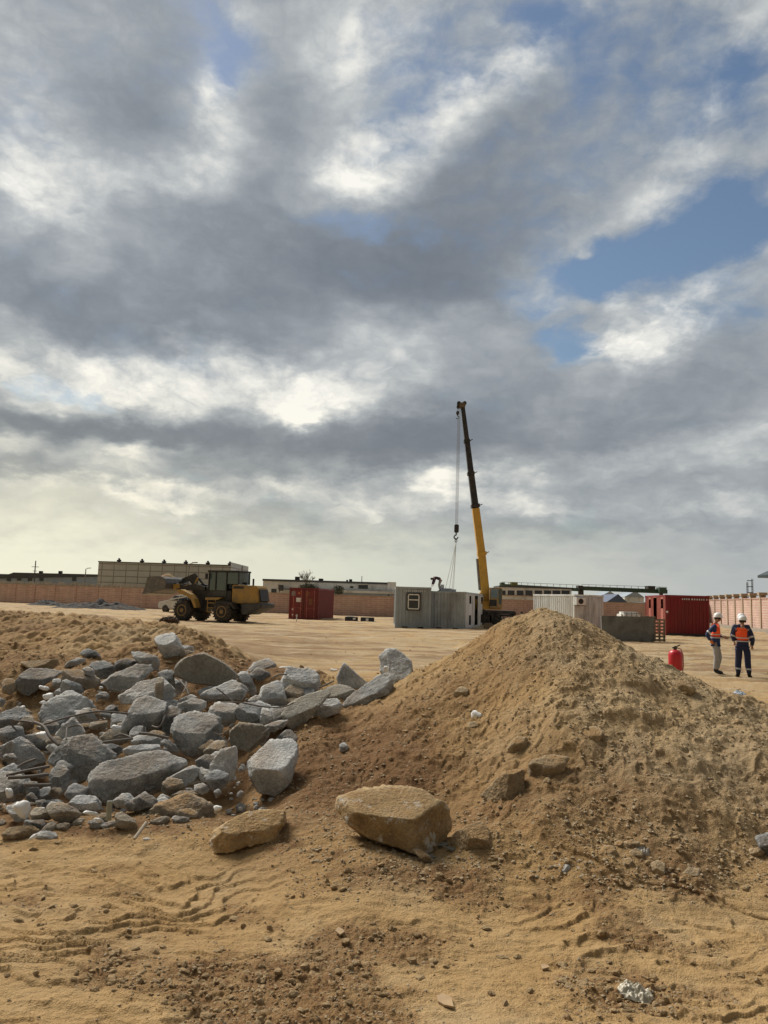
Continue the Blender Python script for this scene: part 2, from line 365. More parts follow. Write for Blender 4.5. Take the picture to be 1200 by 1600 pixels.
def Hraw(x, y):
    x = np.asarray(x, float); y = np.asarray(y, float); out = np.zeros(x.shape); near = (y < 44) & (y > 0) & (np.abs(x) < 36)
    X, Y = x[near], y[near]; z = np.empty(X.shape)
    for i in range(0, len(X), 20000):
        a, b = X[i:i+20000], Y[i:i+20000]
        z[i:i+20000] = _tps((a[:, None]-CP[None, :, 0])**2+(b[:, None]-CP[None, :, 1])**2) @ _wt[:_n]+_wt[_n]+_wt[_n+1]*a+_wt[_n+2]*b
    win = (1-sst(36, 43, Y))*(1-sst(28, 35, np.abs(X)))*sst(.5, 2.2, Y)
    out[near] = z*win; return out
# outlines of the two big heaps (plan view)
def heap_mask(x, y):
    """1 inside the sand heap on the right"""
    cx, cy = 3.3, 7.1
    a = np.hypot((x-cx)/3.95, (y-cy)/2.75)
    left = sst(.15, 1.15, x-(.3-.35*(y-5.6))+.3*fbm2(x, y, 1.1, 3, seed=61))
    edge = 1.04+.07*fbm2(x, y, 1.3, 4, seed=60)
    return (1-sst(edge-.10, edge, a))*left
def berm_mask(x, y):
    u = (x+5.2)+(.0*y); a = np.hypot(u/(3.9), (y-12.6)/3.6)
    edge = 1+.10*fbm2(x, y, .7, 4, seed=63)
    return 1-sst(edge-.12, edge, a)
def crumbs(x, y):
    g = lambda cx, cy, rx, ry: np.exp(-((x-cx)/rx)**2-((y-cy)/ry)**2)
    b = .06+.48*g(.05, 3.75, .55, .5)+.38*g(-.3, 3.3, .6, .3)+.3*g(1.35, 4.3, .3, .5)+.35*g(1.0, 3.45, .25, .25)+.3*g(-1.5, 3.8, .35, .4)+.35*g(1.2, 4.75, 1.6, .3)+.25*g(.2, 4.7, 1.0, .25)
    return sst(.12, .62, .8*fbm2(x*1.1+5, y*1.3, 2.1, 4, .6, 52)+b)
def relief(x, y, z0):
    """clods, ledges, tracks: everything finer than the big shape"""
    rough = sst(.05, .35, z0)                                    # heaps are rougher than the driven-on ground
    far = 1-sst(9, 26, y)
    n1 = fbm2(x, y, .9, 4, .5, 3); n2 = fbm2(x, y, 3.2, 5, .55, 11); n3 = fbm2(x, y, 12, 4, .6, 23)
    rd = fbm2(x, y, 2.2, 4, .5, 31, True)
    h = rough*((.10+.14*sst(8.5, 11, y))*n1+(.055+.09*sst(8.5, 11, y))*n2+.015*n3+.02*np.maximum(rd, 0)*far+.018*fbm2(x+.02*n3, y, 6.5, 6, .72, 26)*far+.010*np.abs(fbm2(x, y, 19, 4, .7, 25))*far)
    tr = fbm2(x, y, 1.5, 4, .6, 35)*4; h = h+rough*far*.018*((tr-np.floor(tr))**3)
    # lumps of soil
    lum = fbm2(x*1.0, y*1.0, 11, 3, .55, 41); msk = sst(-.25, .35, fbm2(x, y, 1.3, 3, .5, 43))
    h = h+(.25+.75*rough)*msk*(.010-.006*rough)*sst(.12, .45, lum)*(1-.5*sst(8, 16, y))
    flat = (1-rough)
    n5 = fbm2(x*.55, y*1.9, 6, 5, .6, 27); h = h+flat*(.014*n1+.013*n2+.006*n3+.014*n5*(y < 12)+.012*np.maximum(fbm2(x*.5, y*2, 2.6, 3, .55, 29, True), 0)*(y < 12))
    # crumbled strips in the foreground
    cr = crumbs(x, y)
    h = h+flat*cr*(.034*fbm2(x, y, 9, 5, .7, 53)+.010*np.abs(fbm2(x, y, 30, 3, .65, 54)))*(y < 12)
    # ledges pressed by tracks: short steps across the view
    wx = fbm2(x, y, 1.7, 3, .5, 56); wy = fbm2(x, y, 5, 3, .5, 57)
    ph = y/.17+2.2*wx+1.0*wy; s = 1-(ph-np.floor(ph))
    led = np.where(s < .82, (s/.82)**2.2, 1-sst(.82, .93, s))
    lane = np.maximum(np.exp(-((x+1.25)/.95)**2)*1.0, np.exp(-((x-1.35+.22*(y-3.6))/.40)**2))
    lane = np.maximum(lane, .6*sst(.05, .5, fbm2(x*.9+3, y*1.6, .9, 3, .5, 66)))
    lane = lane*sst(-.55, .15, fbm2(x*1.2, y*4, 1.0, 3, .5, 58)+.08)*(1-sst(4.7, 5.2, y))
    h = h+flat*lane*.024*led*(1-.4*cr)
    # low welts beside the tracks on the right
    wl = np.exp(-((x-2.02+.10*(y-3.6)-.1*wx)/.20)**2)*sst(-.3, .4, fbm2(x, y, 2.4, 2, .5, 59))*(1-sst(4.6, 5.0, y))
    h = h+flat*wl*(.045+.02*n2)
    # wheel ruts on the yard
    yard = sst(12, 16, y)*(1-sst(70, 90, y))
    h = h+yard*flat*(.11*fbm2(x*.25, y, .55, 3, .5, 71)+.085*fbm2(x*.35, y*1.8, 1.6, 3, .5, 72))
    return h
def soil(x, y, z0):
    """r: brown damp earth, g: pale dry sand, b: clod shade"""
    rough = sst(.05, .35, z0)
    n = fbm2(x, y, .8, 5, .55, 81); n2 = fbm2(x, y, 3.5, 5, .6, 85)
    brown = np.exp(-(((x+.25)/1.15)**2+((y-6.4)/1.6)**2))*1.2                   # hollow between rubble and heap
    brown = np.maximum(brown, .75*np.exp(-(((x-.9)/1.5)**2+((y-5.35)/.55)**2)))
    brown = np.maximum(brown, .95*sst(-4, -2.0, x)*0+.8*(x < -.6)*sst(5.1, 5.6, y)*(1-sst(9.6, 11.5, y)))
    brown = np.maximum(brown, .32*np.exp(-(((x-.8)/1.2)**2+((y-7.2)/1.0)**2)))
    brown = np.maximum(brown, .45*sst(9, 11, y)*(1-sst(30, 45, y))*(x < 0)*sst(0, -3, x+.18*y*0))
    crumb = crumbs(x, y)*(1-rough)*(y < 12)
    r = np.clip(brown+.42*n+.22*n2+.75*crumb-.06, 0, 1)
    g = sst(12, 24, y)*(.65+.5*n)+(.62+.25*n)*np.maximum(sst(.7, 1.9, x)*rough, 0)+.25*n2*(1-rough)
    leftsand = np.exp(-(((x+3.2)/1.4)**2+((y-11.2)/1.3)**2))*.5; g = g+leftsand; r = r*(1-leftsand)
    return np.stack([r, np.clip(g, 0, 1), np.clip(.5+.5*n2, 0, 1), np.ones_like(x)], -1)
def H(x, y):
    x = np.atleast_1d(np.asarray(x, float)); y = np.atleast_1d(np.asarray(y, float)); z = Hraw(x, y); return z+relief(x, y, z)
def hz(x, y): return float(H(x, y)[0])

def soil_material(name, base_shift=0):
    m = bpy.data.materials.new(name); m.use_nodes = True; t = NT(m.node_tree); B = t.n['Principled BSDF']
    a = t.new('ShaderNodeVertexColor'); a.layer_name = 'soil'; r, g, b = t.sep(a.outputs[0])[0:3]
    geo = t.new('ShaderNodeNewGeometry'); P_ = geo.outputs['Position']
    n1 = t.noise(P_, 1.7, 8, .62); n2 = t.noise(P_, 22, 6, .65); n3 = t.noise(P_, 130, 3, .6)
    c = t.mix(t.map(n1, .35, .65), (.46, .295, .130), (.53, .36, .175))
    c = t.mix(t.m('ADD', g, t.map(n1, .4, .7, -.2, .25), clamp=True), c, (.46, .36, .225))
    c = t.mix(t.m('ADD', r, t.map(n2, .35, .65, -.22, .22), clamp=True), c, (.205, .112, .050))
    c = t.mix(1, c, t.ramp(n2, [(.3, .80), (.7, 1.16)]), 'MULTIPLY')
    c = t.mix(1, c, t.ramp(n3, [(.3, .90), (.7, 1.08)]), 'MULTIPLY')
    yd = t.map(t.sep(P_)[1], 11, 20, 0, 1); st = t.noise(t.vm('MULTIPLY', P_, (.16, .9, 1)), 1.0, 7, .65); st2 = t.noise(t.vm('MULTIPLY', P_, (.5, 2.2, 1)), 1.0, 6, .7)
    c = t.mix(t.m('MULTIPLY', yd, t.map(st, .47, .58, 0, .85, True)), c, (.27, .17, .09))
    c = t.mix(t.m('MULTIPLY', yd, t.map(st2, .52, .64, 0, .65, True)), c, (.52, .44, .31))
    # whitish crumbs of plaster and dry clay
    vo = t.new('ShaderNodeTexVoronoi'); t.put(vo.inputs['Vector'], P_); vo.inputs['Scale'].default_value = 34
    pick = t.m('GREATER_THAN', t.new_sep(vo.outputs['Color'])[0], .93)
    c = t.mix(t.m('MULTIPLY', pick, t.map(vo.outputs['Distance'], .16, .10, 0, .5)), c, (.55, .50, .42))
    t.l.new(c, B.inputs['Base Color']); B.inputs['Roughness'].default_value = .93; B.inputs['Specular IOR Level'].default_value = .2
    hgt = t.m('ADD', t.m('MULTIPLY', n2, 1.0), t.m('MULTIPLY', n3, .45))
    bp = t.new('ShaderNodeBump'); bp.inputs['Strength'].default_value = 1; bp.inputs['Distance'].default_value = .03
    t.l.new(hgt, bp.inputs['Height']); t.l.new(bp.outputs[0], B.inputs['Normal'])
    MATS[name] = m; return m
SOIL = soil_material('soil')

def polar_grid():
    th = np.r_[np.linspace(-180, -36, 60)[:-1], np.linspace(-36, 36, 900), np.linspace(36, 180, 60)[1:]]
    th = R(1)*th[:-1]
    r = np.r_[.4, .8, 1.3, 1.8, 2.3, np.geomspace(2.6, 13, 760), np.geomspace(13, 110, 330)[1:], np.geomspace(110, 3500, 40)[1:]]
    T, Q = np.meshgrid(th, r, indexing='ij'); return Q*np.sin(T), Q*np.cos(T)
gx, gy = polar_grid(); nt, nr = gx.shape
z0 = Hraw(gx.ravel(), gy.ravel()).reshape(nt, nr)
sunk = np.maximum(heap_mask(gx, gy), berm_mask(gx, gy))
gz = z0+relief(gx, gy, z0)-.30*sst(.55, .95, sunk)
ii = np.arange(nt)[:, None]*nr+np.arange(nr-1)[None, :]; jj = ((np.arange(nt)+1) % nt)[:, None]*nr+np.arange(nr-1)[None, :]
F = np.stack([ii, ii+1, jj+1, jj], -1).reshape(-1, 4)
V = np.stack([gx, gy, gz], -1).reshape(-1, 3)
ground = npmesh('ground', V, F, SOIL, attrs={'soil': soil(gx, gy, z0).reshape(-1, 4)}); ground['kind'] = 'structure'
# the middle hole under the camera is closed by a small fan
npmesh_c = len(V)
def heap(name, maskf, x0, x1, y0, y1, step, label, cat):
    xs = np.arange(x0, x1, step[0]); ys = y0*np.exp(np.arange(0, math.log(y1/y0), step[1]))
    X, Y = np.meshgrid(xs, ys, indexing='ij'); m = maskf(X, Y); z = Hraw(X.ravel(), Y.ravel()).reshape(X.shape)
    Z = z+relief(X, Y, z)+.012-.30*(1-sst(0, .4, m))
    n0, n1 = X.shape; keep = m > .001
    i = (np.arange(n0-1)[:, None]*n1+np.arange(n1-1)[None, :]); K = keep[:-1, :-1] | keep[1:, :-1] | keep[:-1, 1:] | keep[1:, 1:]
    Fq = np.stack([i, i+n1, i+n1+1, i+1], -1)[K]
    used, inv = np.unique(Fq, return_inverse=True); Fq = inv.reshape(-1, 4)
    Vv = np.stack([X, Y, Z], -1).reshape(-1, 3)[used]; so = soil(X, Y, z).reshape(-1, 4)[used]
    c = Vv.mean(0); c[2] = 0
    o = npmesh(name, Vv-c, Fq, SOIL, attrs={'soil': so}, loc=tuple(c)); return tag(o, label, cat)
heap('sand_heap', heap_mask, -.8, 7.6, 4.0, 10.3, (.008, .0016), 'tall pointed heap of dug sand and stones filling the right foreground', 'sand heap')
heap('sand_berm', berm_mask, -9.8, -.6, 8.4, 17, (.022, .0022), 'low uneven bank of loose sand behind the concrete rubble', 'sand bank')

# ------------------------------------------------------------------ broken concrete and stones
def rock_material(name, a, b, c, sand=(.40, .25, .115), sand_amt=.35, spot=None, spot_lo=.6, rough=.9):
    m = bpy.data.materials.new(name); m.use_nodes = True; t = NT(m.node_tree); B = t.n['Principled BSDF']
    geo = t.new('ShaderNodeNewGeometry'); P_ = geo.outputs['Position']; N = t.new_sep(geo.outputs['Normal'])[2]
    oi = t.new('ShaderNodeObjectInfo').outputs['Random']
    P2 = t.vm('ADD', P_, t.comb(t.m('MULTIPLY', oi, 40), 0.0, 0.0))
    n1 = t.noise(P2, 5, 7, .62); n2 = t.noise(P2, 34, 6, .7); n3 = t.noise(P2, 150, 3, .7); n4 = t.noise(P2, 2.3, 3, .5)
    col = t.ramp(n1, [(.32, a), (.5, b), (.68, c)])
    col = t.mix(1, col, t.ramp(n2, [(.3, .70), (.5, 1.0), (.72, 1.22)]), 'MULTIPLY')
    col = t.mix(1, col, t.ramp(n3, [(.32, .72), (.66, 1.22)]), 'MULTIPLY')
    col = t.mix(1, col, t.ramp(oi, [(0, .74), (1, 1.22)]), 'MULTIPLY')
    # aggregate pebbles in the broken faces
    vo = t.new('ShaderNodeTexVoronoi'); t.put(vo.inputs['Vector'], P2); vo.inputs['Scale'].default_value = 48
    cv = t.new_sep(vo.outputs['Color'])[0]
    col = t.mix(t.m('MULTIPLY', t.map(vo.outputs['Distance'], .34, .24), t.map(cv, .55, .95, 0, .5)), col, t.mix(cv, a, c))
    if spot: col = t.mix(t.map(t.noise(P2, 6.5, 6, .7), spot_lo, spot_lo+.06, 0, .85), col, spot)
    # sand lodged on the upward faces
    sa = t.m('MULTIPLY', t.m('MULTIPLY', t.map(N, .25, .95), t.map(t.m('ADD', n4, t.m('MULTIPLY', n2, .5)), .68, .86)), sand_amt*2, clamp=True)
    col = t.mix(sa, col, sand)
    col = t.mix(t.map(t.m('ADD', geo.outputs['Pointiness'], t.m('MULTIPLY', t.m('SUBTRACT', n2, .5), .05)), .515, .56, 0, .6), col, c)
    t.l.new(col, B.inputs['Base Color']); B.inputs['Roughness'].default_value = rough; B.inputs['Specular IOR Level'].default_value = .25
    h = t.m('ADD', t.m('MULTIPLY', n2, 1.0), t.m('ADD', t.m('MULTIPLY', n3, .3), t.m('MULTIPLY', vo.outputs['Distance'], -.25)))
    bp = t.new('ShaderNodeBump'); bp.inputs['Strength'].default_value = 1; bp.inputs['Distance'].default_value = .026
    t.l.new(h, bp.inputs['Height']); t.l.new(bp.outputs[0], B.inputs['Normal']); MATS[name] = m; return m
CONC = rock_material('broken_concrete', (.25, .258, .258), (.42, .428, .422), (.64, .64, .62), sand_amt=.20)
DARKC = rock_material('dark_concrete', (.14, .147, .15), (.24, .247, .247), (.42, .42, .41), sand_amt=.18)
SMOOTHC = rock_material('cast_concrete', (.25, .23, .195), (.32, .30, .255), (.39, .37, .32), sand_amt=.2)
BROWNC = rock_material('dusty_concrete', (.21, .18, .14), (.31, .265, .21), (.43, .38, .30), sand_amt=.5)
YSTONE = rock_material('yellow_stone', (.34, .22, .11), (.50, .34, .165), (.60, .45, .26), sand_amt=.5, spot=(.66, .64, .58), spot_lo=.56)
DSTONE = rock_material('sandy_stone', (.30, .22, .13), (.42, .315, .19), (.52, .41, .27), sand_amt=.6)
MM = dict(c=CONC, d=DARKC, s=SMOOTHC, b=BROWNC, y=YSTONE, t=DSTONE)

def ico(n):
    b = bmesh.new(); bmesh.ops.create_icosphere(b, subdivisions=n, radius=1)
    V = np.array([v.co[:] for v in b.verts]); F = np.array([[v.index for v in f.verts] for f in b.faces]); b.free()
    return V/np.linalg.norm(V, axis=1)[:, None], F
ICO = {n: ico(n) for n in (1, 2, 3, 4, 5, 6)}
def hull2(P):
    P = sorted(map(tuple, P)); cr = lambda o, a, b: (a[0]-o[0])*(b[1]-o[1])-(a[1]-o[1])*(b[0]-o[0])
    def half(Q):
        h = []
        for p in Q:
            while len(h) > 1 and cr(h[-2], h[-1], p) <= 0: h.pop()
            h.append(p)
        return h[:-1]
    return half(P)+half(P[::-1])
def hit(px, py, y0=3.0, y1=14):
    """distance at which the ray of a photo pixel first meets the soil"""
    d = pdir(px, py); Y = np.linspace(y0, y1, 900); X = Y*d.x/d.y; Z = CAMZ+Y*d.z/d.y
    g = np.nonzero(Z < Hraw(X, Y)+.01)[0]; return float(Y[g[0]]) if len(g) else None
TILES = {1: (0, 1000, 6), 2: (180, 980, 6), 3: (350, 1010, 3.871), 4: (0, 1120, 6), 5: (180, 1080, 6), 6: (300, 1080, 6), 7: (0, 1210, 6), 8: (180, 1180, 5.4545), 9: (500, 1150, 2.4), 10: (600, 940, 2), 0: (0, 0, 1)}
def rock(name, tile, pts, m, label, cat='concrete chunk', group=None, Y=None, depth=.9, facets=None, rough=1.0, seed=0, push=0.0, sharp=26, lvl=5, onsoil=False):
    """a boulder: its outline seen from the front, real depth behind it, cut by random break planes"""
    ox, oy, sc = TILES[tile]; px = [(ox+x/sc, oy+y/sc) for x, y in pts]
    rs = np.random.RandomState(seed*7+3)
    pb = max(p[1] for p in px)
    if onsoil:
        h_ = hit(np.mean([p[0] for p in px]), pb-1.5); Y = h_ if h_ else Y
        mid = np.mean([p[1] for p in px]); px = [(x, y if y < mid else mid+(y-mid)*1.22) for x, y in px]      # the foot goes into the soil
        if facets: facets = [((fx, max(fy, -.08)), ds) for (fx, fy), ds in facets]
    cx, cy = np.mean([p[0] for p in px]), np.mean([p[1] for p in px])
    Yc = (Y if Y is not None else Yf(pb))
    d = np.array(pdir(cx, cy)); r = np.cross(d, (0, 0, 1)); r /= np.linalg.norm(r); u = np.cross(r, d)
    C0 = np.array(at(cx, cy, Yc)); cam_ = np.array((0, 0, CAMZ)); D0 = np.linalg.norm(C0-cam_)
    Q = []
    for p in px:
        w_ = np.array(pdir(*p)); w_ = w_*(D0/w_.dot(d)); Q.append(((w_).dot(r), (w_).dot(u)))
    Q = np.array(hull2(Q)); A = .5*abs(np.sum(Q[:, 0]*np.roll(Q[:, 1], -1)-Q[:, 1]*np.roll(Q[:, 0], -1))); s = math.sqrt(A)
    q0 = Q.mean(0); Q = Q-q0; C = C0+r*q0[0]+u*q0[1]
    k = (D0+depth*s*(.30 if onsoil else .35)+push)/D0                                 # centre further in, scaled so the outline stays
    C = cam_+(C-cam_)*k; Q = Q*k; s *= k
    N, Dt = [], []
    for a, b in zip(Q, np.roll(Q, -1, 0)):
        e = b-a; L = np.linalg.norm(e)
        if L < 1e-4: continue
        n2 = np.array((e[1], -e[0]))/L; dist = n2.dot(a)
        n3 = r*n2[0]+u*n2[1]; tl = rs.uniform(-.12, .18); n = n3-d*tl; n /= np.linalg.norm(n); N.append(n); Dt.append(max(dist, .08*s))
        if L > .18*s and rs.rand() < .75:
            tl = rs.uniform(.5, 1.3); n = n3-d*tl; n /= np.linalg.norm(n)
            N.append(n); Dt.append((dist+tl*depth*s*rs.uniform(.30, .42))/math.sqrt(1+tl*tl))
        n = n3+d*rs.uniform(.5, 1.2); n /= np.linalg.norm(n); N.append(n); Dt.append(dist*.75+depth*s*.3)
    up = np.array((0, 0, 1.0))
    if facets is None:
        h = rs.uniform(-.12, .18); sx = rs.uniform(-.5, .5)
        facets = [((sx, rs.uniform(.7, 1.6)), .24+h*.7), ((rs.uniform(-.4, .4), rs.uniform(-.8, -.15)), .31), ((-sx*2.2, rs.uniform(-.2, .4)), .34)]
    facets = [((fx, fy*1.5), ds*.78) if fy > .5 else ((fx, fy), ds) for (fx, fy), ds in facets]
    for (fx, fy), ds in facets:                                  # facing facets: slopes sideways / upwards, distance
        n = -d+r*fx+up*fy; n /= np.linalg.norm(n); N.append(n); Dt.append(ds*s*depth)
    N.append(d+r*rs.uniform(-.2, .2)); N[-1] /= np.linalg.norm(N[-1]); Dt.append(.55*s*depth)
    N = np.array(N); Dt = np.array(Dt)
    if lvl == 5 and (max(p[0] for p in px)-min(p[0] for p in px))*(pb-min(p[1] for p in px)) > 2600: lvl = 6
    S, F = ICO[lvl]; off = rs.rand(3)*50
    Sw = S+np.stack([fbm3(S+off+k*7, 1.6, 3, .5, seed+40+k) for k in range(3)], 1)*.045*min(rough, 1); Sw /= np.linalg.norm(Sw, axis=1)[:, None]
    sharp = max(sharp, 60)
    def cut(N, Dt): return (((np.maximum(Sw @ N.T, 0)/Dt[None, :])**sharp).sum(1)+(.45/s)**sharp)**(-1/sharp)
    rad = cut(N, Dt); W_ = S*rad[:, None]
    for k in range(0 if rough < .5 else 10):                     # knock corners off
        n = rs.normal(size=3)-d*1.1+up*.45; n /= np.linalg.norm(n); N = np.vstack([N, n]); Dt = np.r_[Dt, (W_ @ n).max()*rs.uniform(.76, .94)]
    rad = cut(N, Dt); W_ = S*rad[:, None]
    q = W_/s+off
    tz = fbm3(q*np.array((1, 1, 1.6)), 2.6, 4, .6, seed+3)*5; fz_ = tz-np.floor(tz); ter = np.floor(tz)+sst(.72, 1, fz_)
    crag = fbm3(q, 2.3, 3, .55, seed)*.07+ter*.026+fbm3(q, 8, 3, .6, seed+9)*.055+fbm3(q, 24, 3, .65, seed+12)*.030
    edge = np.abs(fbm3(q, 5, 3, .6, seed+20))
    W_ = W_*(1+(rough*(crag-.06*edge))[:, None])
    for ax in (r, u):                                            # keep the traced width and height exactly
        q_ = W_ @ ax; p_ = Q @ (ax @ np.stack([r, u], 1)) ; w0, w1 = np.percentile(q_, .3), np.percentile(q_, 99.7)
        W_ = W_+np.outer((q_-w0)/(w1-w0)*(np.ptp(p_))+p_.min()-q_, ax)
    o = npmesh(name, W_, F, m, loc=tuple(C)); tag(o, label, cat, group); return o
G1 = 'broken concrete chunks of the rubble heap'
